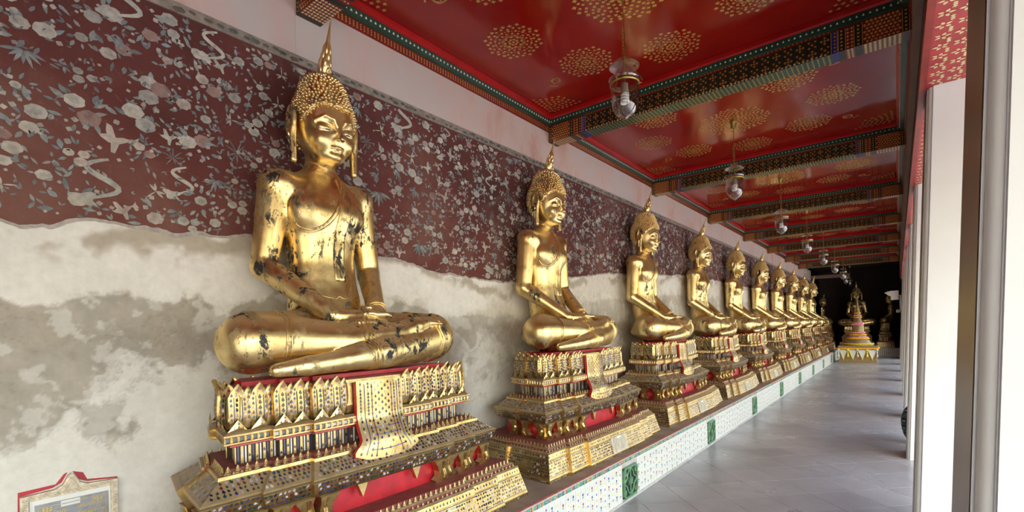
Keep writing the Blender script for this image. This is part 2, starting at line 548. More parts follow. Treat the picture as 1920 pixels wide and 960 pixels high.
def plaster_color(Y, Z):
    d = zb(Y) - Z
    wob = fbm(Y * 1.7, Z * 1.7, 21, 5)
    w2 = fbm(Y * 6, Z * 6, 31, 5)
    dw = d + (wob - .5) * .38 + (w2 - .5) * .12
    n1 = fbm(Y * 2.3 + 5 * wob, Z * 2.6 + 3 * w2 * .5, 41, 6, .55)
    white = np.array([.76, .745, .70]); tan = np.array([.40, .345, .265]); stain = np.array([.315, .275, .22]); dark = np.array([.17, .125, .10]); cream = np.array([.68, .64, .56])
    C = np.ones(Y.shape + (3,)) * white
    m = smooth01(n1, .50, .60)
    C = C + (cream - C) * (m * .8)[..., None]
    # damp line just under the mural
    m = smooth01(dw, .015, .05) * (1 - smooth01(dw, .09, .15)) * smooth01(w2, .38, .56)
    C = C + (tan - C) * (m * .85)[..., None]
    # broad grey-brown stains lower down
    band = smooth01(d, .30, .40) * (1 - smooth01(d, .85, 1.25))
    st = n1 + .30 * band - .17
    st = st - .06 * smooth01(Y, 2.6, 3.6)
    stain = stain * (.70 + .60 * fbm(Y * 11, Z * 11, 71, 5, .62))[..., None]
    m = smooth01(st, .465, .555) * (1 - .35 * smooth01(Y, 2.6, 3.6))
    C = C + (stain - C) * (m * .74 * smooth01(d, .12, .3))[..., None]
    rim = np.exp(-((st - .478) / .008) ** 2) + .6 * np.exp(-((n1 - .585) / .006) ** 2) + .5 * np.exp(-((st - .445) / .006) ** 2)
    C = C * (1 - .25 * (rim * smooth01(d, .12, .3))[..., None])
    pale = smooth01(fbm(Y * 9 + 3, Z * 9, 51, 5, .6), .56, .62) * smooth01(st, .5, .56)
    C = C + (white * .85 - C) * (pale * .7)[..., None]
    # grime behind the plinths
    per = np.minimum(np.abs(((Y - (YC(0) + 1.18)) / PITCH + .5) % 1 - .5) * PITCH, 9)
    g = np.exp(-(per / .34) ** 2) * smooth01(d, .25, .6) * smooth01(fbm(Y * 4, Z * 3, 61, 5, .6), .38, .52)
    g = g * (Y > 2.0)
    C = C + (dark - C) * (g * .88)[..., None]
    C = C * (.93 + .14 * w2)[..., None]
    return np.clip(C, 0, 1)
def plaster_patch(y0, y1, z0, z1, h):
    ny, nz = int((y1 - y0) / h) + 1, int((z1 - z0) / h) + 1
    ys, zs = np.linspace(y0, y1, ny), np.linspace(z0, z1, nz)
    Y, Z = np.meshgrid(ys, zs, indexing='ij')
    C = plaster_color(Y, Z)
    V = np.stack([np.full(Y.shape, WALL_X), Y, Z], -1).reshape(-1, 3)
    I = np.arange(ny * nz).reshape(ny, nz)
    Fq = np.stack([I[:-1, :-1], I[1:, :-1], I[1:, 1:], I[:-1, 1:]], -1).reshape(-1, 4)
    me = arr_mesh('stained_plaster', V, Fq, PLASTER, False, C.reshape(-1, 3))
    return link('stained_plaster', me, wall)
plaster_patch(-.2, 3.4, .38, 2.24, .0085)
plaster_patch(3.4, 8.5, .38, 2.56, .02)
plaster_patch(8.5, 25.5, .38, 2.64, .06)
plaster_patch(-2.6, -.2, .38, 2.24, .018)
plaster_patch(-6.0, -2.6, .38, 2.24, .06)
# mural skin: 4 mm of painted plaster with a ragged lower edge
mu = MB()
ys = np.concatenate([np.arange(-6, 0, .1), np.arange(0, 6, .012), np.arange(6, 12, .03), np.arange(12, 26.01, .08)])
zl = zb(ys)
XM = WALL_X + .004
lo = [(XM, y, z) for y, z in zip(ys, zl)]
hi = [(XM, y, Z_PINK - .05) for y in ys]
mu.grid([lo, hi], flip=True)
mu.grid([[(WALL_X - .003, y, z) for y, z in zip(ys, zl)], lo], flip=True)
mu.build('mural_panel', MURAL, wall)
# pale lime rim along the ragged edge
rm = MB()
r0 = [(XM + .001, y, z - .004) for y, z in zip(ys, zl)]
r1 = [(XM + .001, y, z + .010 + .030 * max(0, v - .42)) for y, z, v in zip(ys, zl, fbm(ys * 9, ys * 0, 77, 4))]
rm.grid([r0, r1], c=(.50, .46, .42), flip=True)
rm.build('lime_edge', PAINT, wall)
bd = MB()
bd.box((WALL_X - .004, -6, Z_PINK - .055), (WALL_X + .012, 25.5, Z_PINK + .004))
bd.build('faded_border', BANDM, wall)
rr = random.Random(5)
bm_ = MB()
y = .2
while y < 8:
    z = Z_PINK - .026 + rr.uniform(-.01, .01); s = rr.uniform(.012, .022)
    bm_.poly([(WALL_X + .0135, y + s * 1.5 * math.cos(t), z + s * math.sin(t) * rr.uniform(.5, 1)) for t in np.linspace(0, 2 * math.pi, 7)[:-1]], c=rr.choice([(.10, .12, .10), (.16, .13, .10), (.13, .15, .13), (.30, .25, .2)]))
    y += rr.uniform(.035, .08)
bm_.build('border_pattern', PAINT, wall, kind='stuff')
pk = MB()
pk.box((WALL_X - .004, -6, Z_PINK), (WALL_X + .008, BEAM0 - .012, 3.86))
pk.box((WALL_X - .004, BEAM0 - .009, Z_PINK), (WALL_X + .004, 25.5, 3.86))
pk.build('pink_band', PINK, wall)

# ---- painted mural motifs
mo = MB()
rm_ = random.Random(23)
XP = XM + .0012
CREAM = [(.56, .53, .45), (.52, .50, .44), (.60, .57, .49), (.44, .43, .39), (.54, .47, .41)]
PINKS = [(.40, .27, .23), (.37, .25, .22)]
LEAFC = [(.26, .31, .30), (.30, .34, .33), (.23, .27, .28), (.35, .37, .35), (.19, .23, .23), (.30, .36, .38)]
def fade(c, f):
    b = (.115, .035, .03)
    return tuple(c[i] * f + b[i] * (1 - f) for i in range(3))
ML = [0]
def put(pts, col):
    ML[0] = (ML[0] + 1) % 40
    x = XP + .00004 * ML[0]
    if min(p[1] for p in pts) < 1.9: return
    ymid = sum(p[0] for p in pts) / len(pts); zmid = sum(p[1] for p in pts) / len(pts)
    if min(p[1] for p in pts) < float(zb(ymid)) + .012 or max(p[1] for p in pts) > Z_PINK - .058: return
    mo.poly([(x, p[0], p[1]) for p in pts], c=col)
def leafp(y, z, ang, L, w, col):
    ca, sa = math.cos(ang), math.sin(ang)
    out = []
    for t, s in ((0, 0), (.25, .8), (.5, 1), (.75, .65), (1, 0), (.75, -.55), (.5, -.9), (.25, -.7)):
        a, b = t * L, s * w * .5
        out.append((y + a * ca - b * sa, z + a * sa + b * ca))
    put(out, col)
def blob(y, z, rx, rz, col, lobes=6, amp=.12):
    ph = rm_.uniform(0, 6); n = 16
    put([(y + rx * (1 + amp * math.cos(lobes * t + ph)) * math.cos(t), z + rz * (1 + amp * math.cos(lobes * t + ph)) * math.sin(t)) for t in np.linspace(0, 2 * math.pi, n + 1)[:-1]], col)
def strip(pts, w, col):
    L, R = [], []
    for i, p in enumerate(pts):
        a, b = pts[max(i - 1, 0)], pts[min(i + 1, len(pts) - 1)]
        dx, dz = b[0] - a[0], b[1] - a[1]; l = math.hypot(dx, dz) or 1
        ww = w * (.35 + .65 * math.sin(math.pi * (i + .6) / (len(pts) + .2)))
        L.append((p[0] - dz / l * ww, p[1] + dx / l * ww)); R.append((p[0] + dz / l * ww, p[1] - dx / l * ww))
    for i in range(len(pts) - 1): put([L[i], L[i + 1], R[i + 1], R[i]], col)
def flower_cluster(y, z, s, f):
    nb = rm_.choice([1, 1, 2, 2, 3])
    ang0 = rm_.uniform(0, 6.28)
    for i in range(rm_.randint(6, 10)):
        a = ang0 + i * 6.28 / 8 + rm_.uniform(-.4, .4)
        d = s * rm_.uniform(.5, 1.25)
        leafp(y + d * math.cos(a), z + d * math.sin(a), a + rm_.uniform(-.8, .8), s * rm_.uniform(.55, .95), s * rm_.uniform(.24, .38), fade(rm_.choice(LEAFC), f))
    for i in range(nb):
        a = ang0 + i * 2.4
        d = 0 if nb == 1 else s * .62
        c = rm_.choice(CREAM if rm_.random() < .82 else PINKS)
        r = s * rm_.uniform(.38, .62)
        yy, zz = y + d * math.cos(a), z + d * math.sin(a)
        blob(yy, zz, r * 1.12, r * .92, fade(c, f), rm_.choice([5, 6, 7]), .07)
        if rm_.random() < .6:
            blob(yy, zz, r * .55, r * .42, fade(tuple(v * .86 for v in c), f), 5, .15)
    for i in range(rm_.randint(2, 5)):
        a = rm_.uniform(0, 6.28); d = s * rm_.uniform(1.0, 1.7)
        r = s * rm_.uniform(.09, .20)
        blob(y + d * math.cos(a), z + d * math.sin(a), r, r, fade(rm_.choice(CREAM), f * .9), 4, .1)
def droop(y, z, s, f):
    for i in range(rm_.randint(5, 7)):
        a = -1.57 + (i - 3) * .42 + rm_.uniform(-.1, .1)
        leafp(y + .1 * s * math.cos(a), z + .1 * s * math.sin(a), a, s * rm_.uniform(1.1, 1.7), s * .30, fade(rm_.choice(LEAFC), f))
def spray(y, z, s, f):
    for i in range(9):
        a = i * .7 + rm_.uniform(-.2, .2)
        leafp(y, z, a, s * rm_.uniform(.8, 1.5), s * .12, fade(rm_.choice(LEAFC), f * .9))
def bird(y, z, s, f):
    c = fade(rm_.choice(CREAM), f); fl_ = rm_.choice([-1, 1]); rot = rm_.uniform(-.5, .5)
    def T(pts): return [(y + fl_ * s * (a * math.cos(rot) - b * math.sin(rot)), z + s * (a * math.sin(rot) + b * math.cos(rot))) for a, b in pts]
    put(T([(-.9, .25), (-.45, .28), (-.1, .18), (.35, .3), (.62, .22), (.8, .30), (.6, .02), (.25, -.2), (-.3, -.15), (-.65, .05)]), c)
    put(T([(-.1, .15), (.1, .85), (.35, .95), (.38, .5), (.3, .1)]), c)
    put(T([(-.3, -.05), (-.05, -.8), (.15, -.75), (.15, -.15)]), c)
    put(T([(-.85, .2), (-1.25, .5), (-1.15, .1), (-1.3, -.1), (-.8, .05)]), c)
def ribbon(y, z, s, f):
    c = fade(rm_.choice(CREAM), f)
    fl_ = rm_.choice([-1, 1])
    pts = [(y + fl_ * s * (.75 * math.sin(t * 1.25) + .10 * t), z + s * (.9 - .40 * t)) for t in np.linspace(0, 5.2, 16)]
    strip(pts, s * .14, c)
    e = pts[-1]
    blob(e[0] + fl_ * s * .3, e[1] - .05 * s, s * .48, s * .30, c, 3, .35)
    leafp(e[0] + fl_ * s * .4, e[1], .6 * fl_, s * .8, s * .22, c)
def dragonfly(y, z, s, f):
    c = fade(CREAM[0], f); a0 = rm_.uniform(0, 6.28)
    leafp(y, z, a0, s * 1.1, s * .14, c)
    for da in (.9, 1.5, -.9, -1.5): leafp(y, z, a0 + math.pi + da, s * .8, s * .22, c)
hashg = {}
def free(y, z, r):
    ky, kz = int(y / .2), int(z / .2)
    for i in (-1, 0, 1):
        for j in (-1, 0, 1):
            for a, b, c in hashg.get((ky + i, kz + j), ()):
                if (y - a) ** 2 + (z - b) ** 2 < (r + c) ** 2 * .29: return False
    hashg.setdefault((ky, kz), []).append((y, z, r))
    return True
def fadef(y, z): return min(1.0, max(.45, .72 + .6 * (float(fbm(np.array(y * 1.5), np.array(z * 2.), 91, 3)) - .15)))
for _ in range(16500):
    y = -.2 + 26 * rm_.random() ** 1.35 if _ < 15000 else rm_.uniform(-3.5, -.2)
    z = rm_.uniform(2.05, Z_PINK - .06)
    s = rm_.uniform(.042, .074) if y < 2.6 else rm_.uniform(.040, .062)
    if z < float(zb0(y)) + .05 or not free(y, z, s * 2.05): continue
    f = fadef(y, z)
    k = rm_.random()
    if k < .64: flower_cluster(y, z, s, f)
    elif k < .74: droop(y, z + s, s, f)
    elif k < .82: spray(y, z, s, f * .9)
    elif k < .91: bird(y, z, s * 1.15, f)
    elif k < .95: ribbon(y, z, s * 1.4, f)
    else: dragonfly(y, z, s, f)
# small loose leaves, buds and flakes between the clusters
for _ in range(5200):
    y = -.2 + 25 * rm_.random() ** 1.25
    z = rm_.uniform(2.05, Z_PINK - .06)
    f = fadef(y, z) * .9; s = rm_.uniform(.012, .026)
    if rm_.random() < .7:
        for q in range(rm_.randint(1, 3)): leafp(y, z, rm_.uniform(0, 6.28), s * 1.5, s * .55, fade(rm_.choice(LEAFC), f))
    else: blob(y, z, s * .5, s * .45, fade(rm_.choice(CREAM), f), 4, .15)
mo.build('painted_motifs', PAINT, wall, kind='stuff')

# ---- end of the gallery: a dim cross hall
ew = MB()
ew.box((WALL_X - .3, 28.3, -.3), (1.3, 28.6, 4.2))
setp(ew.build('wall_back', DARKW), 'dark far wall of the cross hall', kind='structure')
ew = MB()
ew.box((.30, 24.4, -.3), (.6, 28.3, 4.2))  # unseen wall, added to block daylight from the hall
setp(ew.build('wall_right', DARKW), 'unseen side wall added to keep daylight out of the far hall', kind='structure')
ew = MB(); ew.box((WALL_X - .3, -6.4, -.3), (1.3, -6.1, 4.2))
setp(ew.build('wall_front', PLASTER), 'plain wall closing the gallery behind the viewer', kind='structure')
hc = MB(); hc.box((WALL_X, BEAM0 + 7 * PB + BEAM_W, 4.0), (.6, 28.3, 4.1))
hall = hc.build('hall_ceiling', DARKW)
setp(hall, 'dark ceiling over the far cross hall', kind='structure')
lb = MB(); lb.box((WALL_X, 25.6, 3.50), (-1.6, 25.8, 3.64))
setp(lb.build('trim_1', BROWN), 'pale lintel band over the entrance of the far hall', kind='structure')

# ---- ceiling bays, beams and trims
ceiling = setp(empty('ceiling'), 'glossy red coffered ceiling with gold rosettes between painted beams', kind='structure')
HEART = [(0, 1.0), (.42, .42), (.88, .10), (.80, -.42), (.36, -.42), (.16, -.85), (-.16, -.85), (-.36, -.42), (-.80, -.42), (-.88, .10), (-.42, .42)]
DROP = [(0, 1.0), (.45, .30), (.62, -.25), (.36, -.75), (0, -.9), (-.36, -.75), (-.62, -.25), (-.45, .30)]
def shape(pts, cx, cy, s, ang, sq=1.0):
    ca, sa = math.cos(ang), math.sin(ang)
    return [(cx + s * (sq * u * ca - v * sa), cy + s * (sq * u * sa + v * ca)) for u, v in pts]
def disc(cx, cy, r, n=8): return [(cx + r * math.cos(2 * math.pi * i / n), cy + r * math.sin(2 * math.pi * i / n)) for i in range(n)]
def arcstrip(mb, cx, cy, r, a0, a1, w, z, n=6):
    for i in range(n):
        t0, t1 = a0 + (a1 - a0) * i / n, a0 + (a1 - a0) * (i + 1) / n
        mb.poly([(cx + (r - w) * math.cos(t0), cy + (r - w) * math.sin(t0), z), (cx + (r - w) * math.cos(t1), cy + (r - w) * math.sin(t1), z), (cx + (r + w) * math.cos(t1), cy + (r + w) * math.sin(t1), z), (cx + (r + w) * math.cos(t0), cy + (r + w) * math.sin(t0), z)])
def rosette_mesh(R, rings, name, petals=8):
    mb = MB()
    def P(pts): mb.poly([(x, y, 0) for x, y in pts][::-1])
    P(disc(0, 0, R * .055, 12))
    for r, n, s, off, inward in rings:
        for i in range(n):
            a = 2 * math.pi * (i + off) / n
            rr_ = r * (1 + .055 * math.cos(petals * a)) if r > .7 else r
            P(shape(HEART, R * rr_ * math.cos(a), R * rr_ * math.sin(a), R * s, a - math.pi / 2 + (math.pi if inward else 0)))
    for i in range(petals):
        a = 2 * math.pi * i / petals
        arcstrip(mb, R * .46 * math.cos(a), R * .46 * math.sin(a), R * .13, a + math.pi * .62, a + math.pi * 1.38, R * .014, 0)
    return mb.mesh(name, LEAF)
ROS_M = rosette_mesh(.235, [(.15, 8, .065, 0, 0), (.30, 8, .075, .5, 0), (.40, 8, .05, 0, 1), (.50, 16, .06, .5, 0), (.64, 16, .066, 0, 0), (.64, 16, .035, .5, 1), (.78, 24, .065, .5, 0), (.93, 24, .082, 0, 0)], 'rosette_medium')
ROS_L = rosette_mesh(.37, [(.10, 8, .045, 0, 0), (.19, 8, .05, .5, 0), (.28, 16, .045, 0, 0), (.38, 16, .05, .5, 0), (.48, 24, .044, 0, 0), (.58, 24, .048, .5, 0), (.68, 32, .045, 0, 0), (.78, 36, .045, .5, 0), (.87, 36, .045, 0, 0), (.96, 32, .058, .5, 0)], 'rosette_large')
mb = MB()
for k in range(9):
    for s in (1, -1):
        t = k / 8
        q = shape(HEART, .02 + .10 * t, s * (.006 + .035 * math.sin(math.pi * t)), .011, -math.pi / 2 + s * (.5 - t))
        mb.poly([(x, y, 0) for x, y in q][::-1])
for k in range(5):
    q = shape(HEART, -.03, (k - 2) * .017, .011, math.pi / 2); mb.poly([(x, y, 0) for x, y in q][::-1])
arcstrip(mb, .06, 0, .03, 0, 6.28, .003, 0, 10)
ROS_S = mb.mesh('spray_small', LEAF)
mb = MB()
for r, n in ((.06, 3), (.11, 4), (.16, 5), (.21, 7), (.26, 8), (.31, 9), (.36, 9)):
    for i in range(n):
        a = math.pi / 2 * (i + .5) / n
        rr_ = r * (1 + .06 * math.cos(8 * a))
        mb.poly([(x, y, 0) for x, y in shape(HEART, rr_ * math.cos(a), rr_ * math.sin(a), .019, a - math.pi / 2)][::-1])
ROS_Q = mb.mesh('corner_quarter', LEAF)

def hearts_line(mb, to3, u0, u1, v, s, pitch, ang=0, shp=HEART, alt=0):
    n = max(1, int((u1 - u0) / pitch))
    for i in range(n):
        u = u0 + (i + .5) * (u1 - u0) / n
        mb.poly([to3(a, b) for a, b in shape(shp, u, v, s, ang + (alt if i % 2 else 0))])
def beads(mb, P0, P1, nrm, up, s, pitch):
    """row of small raised three-lobed beads from P0 to P1"""
    P0, P1, nrm, up = Vector(P0), Vector(P1), Vector(nrm), Vector(up)
    t = P1 - P0; L = t.length; t.normalize()
    n = int(L / pitch)
    for i in range(n):
        c = P0 + t * (i + .5) * L / n
        a, b, d = c + up * s * 1.1, c - up * s * .6 + t * s * .75, c - up * s * .6 - t * s * .75
        ap = c + nrm * s * .8
        mb.poly([a, d, ap]); mb.poly([d, b, ap]); mb.poly([b, a, ap])
# --- shared meshes of one bay (local origin at bay centre, ceiling plane z=0)
BAY_L = PB - BEAM_W
BX0, BX1 = WALL_X, CEIL_R
BCX = (BX0 + BX1) / 2
hx, hy = (BX1 - BX0) / 2, BAY_L / 2
mb = MB(); mb.box((-hx, -hy, 0), (hx, hy, .10))
PANEL = mb.mesh('ceiling_panel', CEIL)
def cove(mb, z0, z1, p0, p1):
    """sloped frame round the bay"""
    for sx_, sy_ in ((0, 0),):
        A = [(-hx + p0, -hy + p0 * .6), (hx - p0, -hy + p0 * .6), (hx - p0, hy - p0 * .6), (-hx + p0, hy - p0 * .6)]
        B = [(-hx + p1, -hy + p1 * .6), (hx - p1, -hy + p1 * .6), (hx - p1, hy - p1 * .6), (-hx + p1, hy - p1 * .6)]
        for i in range(4):
            j = (i + 1) % 4
            mb.poly([(*A[i], z0), (*B[i], z1), (*B[j], z1), (*A[j], z0)])
mb = MB(); cove(mb, -.050, -.040, .052, .082); cove(mb, -.040, -.002, .082, .082)
COVE = mb.mesh('red_cove', REDTRIM)
mb = MB(); cove(mb, -.104, -.104, .0, .048); cove(mb, -.104, -.052, .048, .052); cove(mb, -.050, -.050, .052, .0)
GTRIM = mb.mesh('green_moulding', GREEN)
mb = MB()
for sx_ in (-1, 1):
    beads(mb, (sx_ * (hx - .052), -hy + .03, -.078), (sx_ * (hx - .052), hy - .03, -.078), (-sx_, 0, 0), (0, 0, 1), .0125, .040)
for sy_ in (-1, 1):
    beads(mb, (-hx + .05, sy_ * (hy - .032), -.078), (hx - .05, sy_ * (hy - .032), -.078), (0, -sy_, 0), (0, 0, 1), .0105, .040)
BEADM = mb.mesh('bead_row', BEAD)
mb = MB()
for sx_ in (-1, 1):
    x = sx_ * (hx - .012)
    mb.box((min(x, sx_ * hx), -hy, -.172), (max(x, sx_ * hx), hy, -.100))
BANDR = mb.mesh('stencilled_band', DARKRED)
mb = MB()
for sx_ in (-1, 1):
    x = sx_ * (hx - .0135)
    t3 = lambda u, v, x=x: (x, u, v)
    for v, s, a in ((-.153, .0085, 0.), (-.137, .0085, math.pi), (-.121, .0085, 0.)):
        hearts_line(mb, t3, -hy, hy, v, s, .030, a, HEART, .6)
BANDG = mb.mesh('stencilled_leaves', LEAF)

# --- one beam (local: x as world offset from BX0, y=0 near face, z=0 bottom)
BW_, BH_ = BEAM_W, BEAM_Z1 - BEAM_Z0
LX = BX1 - BX0
mb = MB(); mb.box((0, 0, 0), (LX, BW_, BH_))
BEAM_CORE = mb.mesh('beam_core', DARKRED)
SECT = [(.012, .045, 'k'), (.285, .33, 'k'), (.39, .435, 'k'), (.435, .475, 'b')]
bk, bb, bg_, bgold, borg, bpale, bgr = MB(), MB(), MB(), MB(), MB(), MB(), MB()
def faceN(u, v): return (u, -.0016, v)
def faceF(u, v): return (LX - u, BW_ + .0016, v)
def faceU(u, v): return (u, v, -.0016)
def rect(mb, t3, u0, u1, v0, v1, off=0): mb.poly([t3(u0, v0), t3(u1, v0), t3(u1, v1), t3(u0, v1)])
VT = .198   # top of the painted face, just under the green moulding
for t3 in (faceN, faceF):
    def t3b(u, v, t3=t3):
        p = t3(u, v); return (p[0], p[1] + (-.0012 if t3 is faceN else .0012), p[2])
    rect(bk, t3, .478, LX - .478, .0, .158)
    for a, b, kk in SECT:
        for u0, u1 in ((a, b), (LX - b, LX - a)):
            rect(bk if kk == 'k' else bb, t3, u0, u1, .0, .165)
            n = 6
            for i in range(n):
                vv = .165 * (i + .5) / n
                (bgold if kk == 'k' else borg).poly([t3b(x, z) for x, z in shape(HEART, (u0 + u1) / 2, vv, .0105, .7 if i % 2 else -.7)])
            for e in (u0 - .003, u1 + .003): rect(bgold, t3b, e - .002, e + .002, 0, .165)
    # red end panels: gold leaf lattice
    for u0, u1 in ((.05, .28), (LX - .28, LX - .05)):
        for r in range(7):
            n = 9
            for i in range(n):
                u = u0 + (u1 - u0) * (i + (.5 if r % 2 else .05)) / n
                if u0 + .006 < u < u1 - .006:
                    bgold.poly([t3b(x, z) for x, z in shape(HEART, u, .012 + r * .0245, .0125, (i % 2) * 2.2 + r)])
    for u0, u1 in ((.335, .385), (LX - .385, LX - .335)):
        for r in range(6):
            for i in range(2): bgold.poly([t3b(x, z) for x, z in shape(HEART, u0 + .012 + i * .026, .015 + r * .027, .0105, r * 1.57)])
    # centre: black lattice of orange hearts, dots and crosses
    n = 26; cw = (LX - .956) / n
    for i in range(n):
        u = .478 + (i + .5) * cw
        for j, v in enumerate((.043, .118)):
            if (i + j) % 2 == 0:
                borg.poly([t3b(x, z) for x, z in disc(u, v, .0085, 8)])
                for q in range(4):
                    a = q * math.pi / 2
                    borg.poly([t3b(x, z) for x, z in shape(HEART, u - .022 * math.sin(a), v + .022 * math.cos(a), .0115, a)])
            else:
                borg.poly([t3b(x, z) for x, z in shape([(0, 1), (.3, .3), (1, 0), (.3, -.3), (0, -1), (-.3, -.3), (-1, 0), (-.3, .3)], u, v, .014, 0)])
                for q in range(4):
                    a = q * math.pi / 2 + math.pi / 4
                    borg.poly([t3b(x, z) for x, z in shape(HEART, u - .030 * math.sin(a), v + .030 * math.cos(a), .0105, a + math.pi)])
    hearts_line(borg, t3b, .478, LX - .478, .172, .008, .030, 0, HEART, math.pi)
    hearts_line(bgold, t3b, .05, LX - .05, .188, .006, .028, 0, HEART, 0)
    # pale row along the lower arris
    i = 0; u = .49
    while u < LX - .49:
        if i % 4 == 0: bpale.poly([t3b(x, z) for x, z in disc(u, .008, .010, 8)])
        elif i % 4 == 2: bpale.poly([t3b(x, z) for x, z in shape([(0, 1), (.4, .4), (1, 0), (.4, -.4), (0, -1), (-.4, -.4), (-1, 0), (-.4, .4)], u, .008, .012, 0)])
        else: bpale.poly([t3b(x, z) for x, z in shape(DROP, u, .008, .011, math.pi / 2 if i % 4 == 1 else -math.pi / 2)])
        u += .030; i += 1
# underside
def faceUb(u, v): return (u, v, -.0030)
rect(bgr, faceU, .478, LX - .478, 0, BW_)
for a, b, kk in SECT:
    for u0, u1 in ((a, b), (LX - b, LX - a)):
        rect(bk if kk == 'k' else bb, faceU, u0, u1, 0, BW_)
for r in range(7):
    v = BW_ * (r + .5) / 7
    hearts_line(bgold, faceUb, .48, LX - .48, v, .0088, .036, math.pi / 2 * (r % 2), HEART, .9)
    hearts_line(bpale, faceUb, .05, .28, v, .0125, .027, r, HEART, 1.1); hearts_line(bpale, faceUb, LX - .28, LX - .05, v, .0125, .027, r, HEART, 1.1)
    hearts_line(bpale, faceUb, .335, .385, v, .010, .025, r); hearts_line(bpale, faceUb, LX - .385, LX - .335, v, .010, .025, r)
BEAM_PARTS = [('black_ground', bk.mesh('beam_black', BLACKG), None), ('blue_ground', bb.mesh('beam_blue', BLUE), None), ('green_soffit', bgr.mesh('beam_green', GREEN), None),
              ('gold_stencil', bgold.mesh('beam_gold', LEAF), 'stuff'), ('orange_stencil', borg.mesh('beam_orange', LEAF_O), 'stuff'), ('pale_stencil', bpale.mesh('beam_pale', LEAF_P), 'stuff')]
for k in range(-2, 8):
    yb = BEAM0 + k * PB
    core = link('ceiling_beam', BEAM_CORE, ceiling, (BX0, yb, BEAM_Z0))
    if k >= 0:
        for nm, me, kd in BEAM_PARTS: link(nm, me, core, kind=kd)
    if k < 7:
        yc = yb + BEAM_W + BAY_L / 2
        pan = link('ceiling_panel', PANEL, ceiling, (BCX, yc, CEIL_Z))
        for nm, me, kd in (('red_cove', COVE, None), ('green_moulding', GTRIM, None), ('bead_row', BEADM, 'stuff'), ('stencilled_band', BANDR, None), ('stencilled_leaves', BANDG, 'stuff')):
            if k < 0 and kd: continue
            link(nm, me, pan, kind=kd)
        if k >= 0:
            zz = -.0016
            link('rosette', ROS_L, pan, (0, 0, zz))
            for dx, dy in ((0, .93), (0, -.93), (.97, 0), (-.97, 0), (.67, .66), (-.67, .66), (.67, -.66), (-.67, -.66)):
                link('rosette', ROS_M, pan, (dx, dy, zz), (0, 0, math.atan2(dy, dx)))
            for sx_ in (-1, 1):
                for sy_ in (-1, 1):
                    link('leaf_spray', ROS_S, pan, (sx_ * 1.10, sy_ * .80, zz), (0, 0, math.atan2(sy_, sx_) + math.pi))
                    link('corner_leaves', ROS_Q, pan, (sx_ * (hx - .095), sy_ * (hy - .065), zz), (0, 0, {(1, 1): math.pi, (-1, 1): -math.pi / 2, (-1, -1): 0, (1, -1): math.pi / 2}[(sx_, sy_)]))

# ---- architrave over the columns
ar = setp(empty('trim_2'), 'brown plastered beam over the columns with red stencilled underside', kind='structure')
SOF = 3.10
mb = MB(); mb.box((CEIL_R + .002, -6, SOF + .30), (.62, 28, 4.1)); mb.build('upper_face', BROWN, ar)
mb = MB(); mb.box((.150, -6, SOF + .012), (.62, 28, SOF + .30)); mb.build('lower_face', DARKB, ar)
mb = MB(); mb.box((.150, -6, SOF), (.62, 22.9, SOF + .012)); mb.build('soffit', plain('soffit_red', (.40, .035, .04), .5, 0, .15, 6), ar)
mb = MB()
mb.box((.138, -6, SOF - .012), (.172, 22.9, SOF + .05)); mb.build('edge_moulding', plain('moulding_red', (.25, .02, .015), .35, 0, .3, 9), ar)
mb = MB()
t3 = lambda u, v: (u, v, SOF - .002)
y = 1.2
i = 0
while y < 12:
    for j, x in enumerate((.215, .30, .385, .47, .555)):
        a = (i + j) % 2
        for q in range(5):
            ang = q * 1.25 + a * .7
            mb.poly([t3(*p) for p in shape(DROP, x + .024 * math.cos(ang), y + .024 * math.sin(ang), .015, ang - math.pi / 2)])
        for q in range(3):
            mb.poly([t3(*p) for p in shape(HEART, x + .03, y + .045 + .018 * q, .012, q + a)])
    y += .125; i += 1
mb.build('soffit_stencil', LEAF_P, ar, kind='stuff')

# ---- columns
def corner_profile(): # from side face to front face, corner at (0,0); side along +v, front along +u
    pts = [(0, .085), (0, .070), (.010, .070), (.010, .062)]
    for i in range(6):
        t = i / 5 * math.pi / 2
        pts.append((.010 + .042 * (1 - math.cos(t)), .062 - .042 * math.sin(t) ))
    pts += [(.052, .012), (.058, .012), (.058, 0), (.075, 0)]
    return [(a * .55, b * .68) for a, b in pts]
CW = .23
COLTOP = SOF + .004
def column_mesh():
    cp = corner_profile()
    ring = []
    C = [(-1, -1), (1, -1), (1, 1), (-1, 1)]
    # walk counter-clockwise starting at corner (-1,-1): left face -> near face
    for ci, (sx_, sy_) in enumerate(C):
        seq = cp if ci in (0, 2) else [(b, a) for a, b in cp]
        pts = [(sx_ * (CW - u), sy_ * (CW - v)) for u, v in (seq if ci in (0, 2) else seq)]
        if ci in (1, 3):
            pts = [(sx_ * (CW - u), sy_ * (CW - v)) for u, v in [(b, a) for a, b in cp]]
        ring.append(pts)
    # corner 0 runs left face->near face; corner 1 near->right; corner 2 right->far; corner 3 far->left
    r = ring[0] + ring[1] + ring[2] + ring[3]
    return r
RING = column_mesh()
mb = MB()
def colring(z):
    out = []
    for x, y in RING:
        # inner (gallery) side leans outwards as it rises, the others a little
        fx = x * (1 - .05 * z / 3.2) + (.037 * z if x < 0 else 0) * min(1, -x / (CW * .8) if x < 0 else 0)
        out.append((fx, y * (1 - .05 * z / 3.2), z))
    return out
mb.grid([colring(0), colring(1.0), colring(2.2), colring(COLTOP)], closed_v=True)
COLM = mb.mesh('column_shaft', WHITE, merge=True, angle=35)
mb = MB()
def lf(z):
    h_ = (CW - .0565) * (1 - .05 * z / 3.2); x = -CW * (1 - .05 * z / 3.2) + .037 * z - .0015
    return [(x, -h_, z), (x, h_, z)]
mb.grid([lf(0.002), lf(1.0), lf(2.2), lf(COLTOP - .002)])
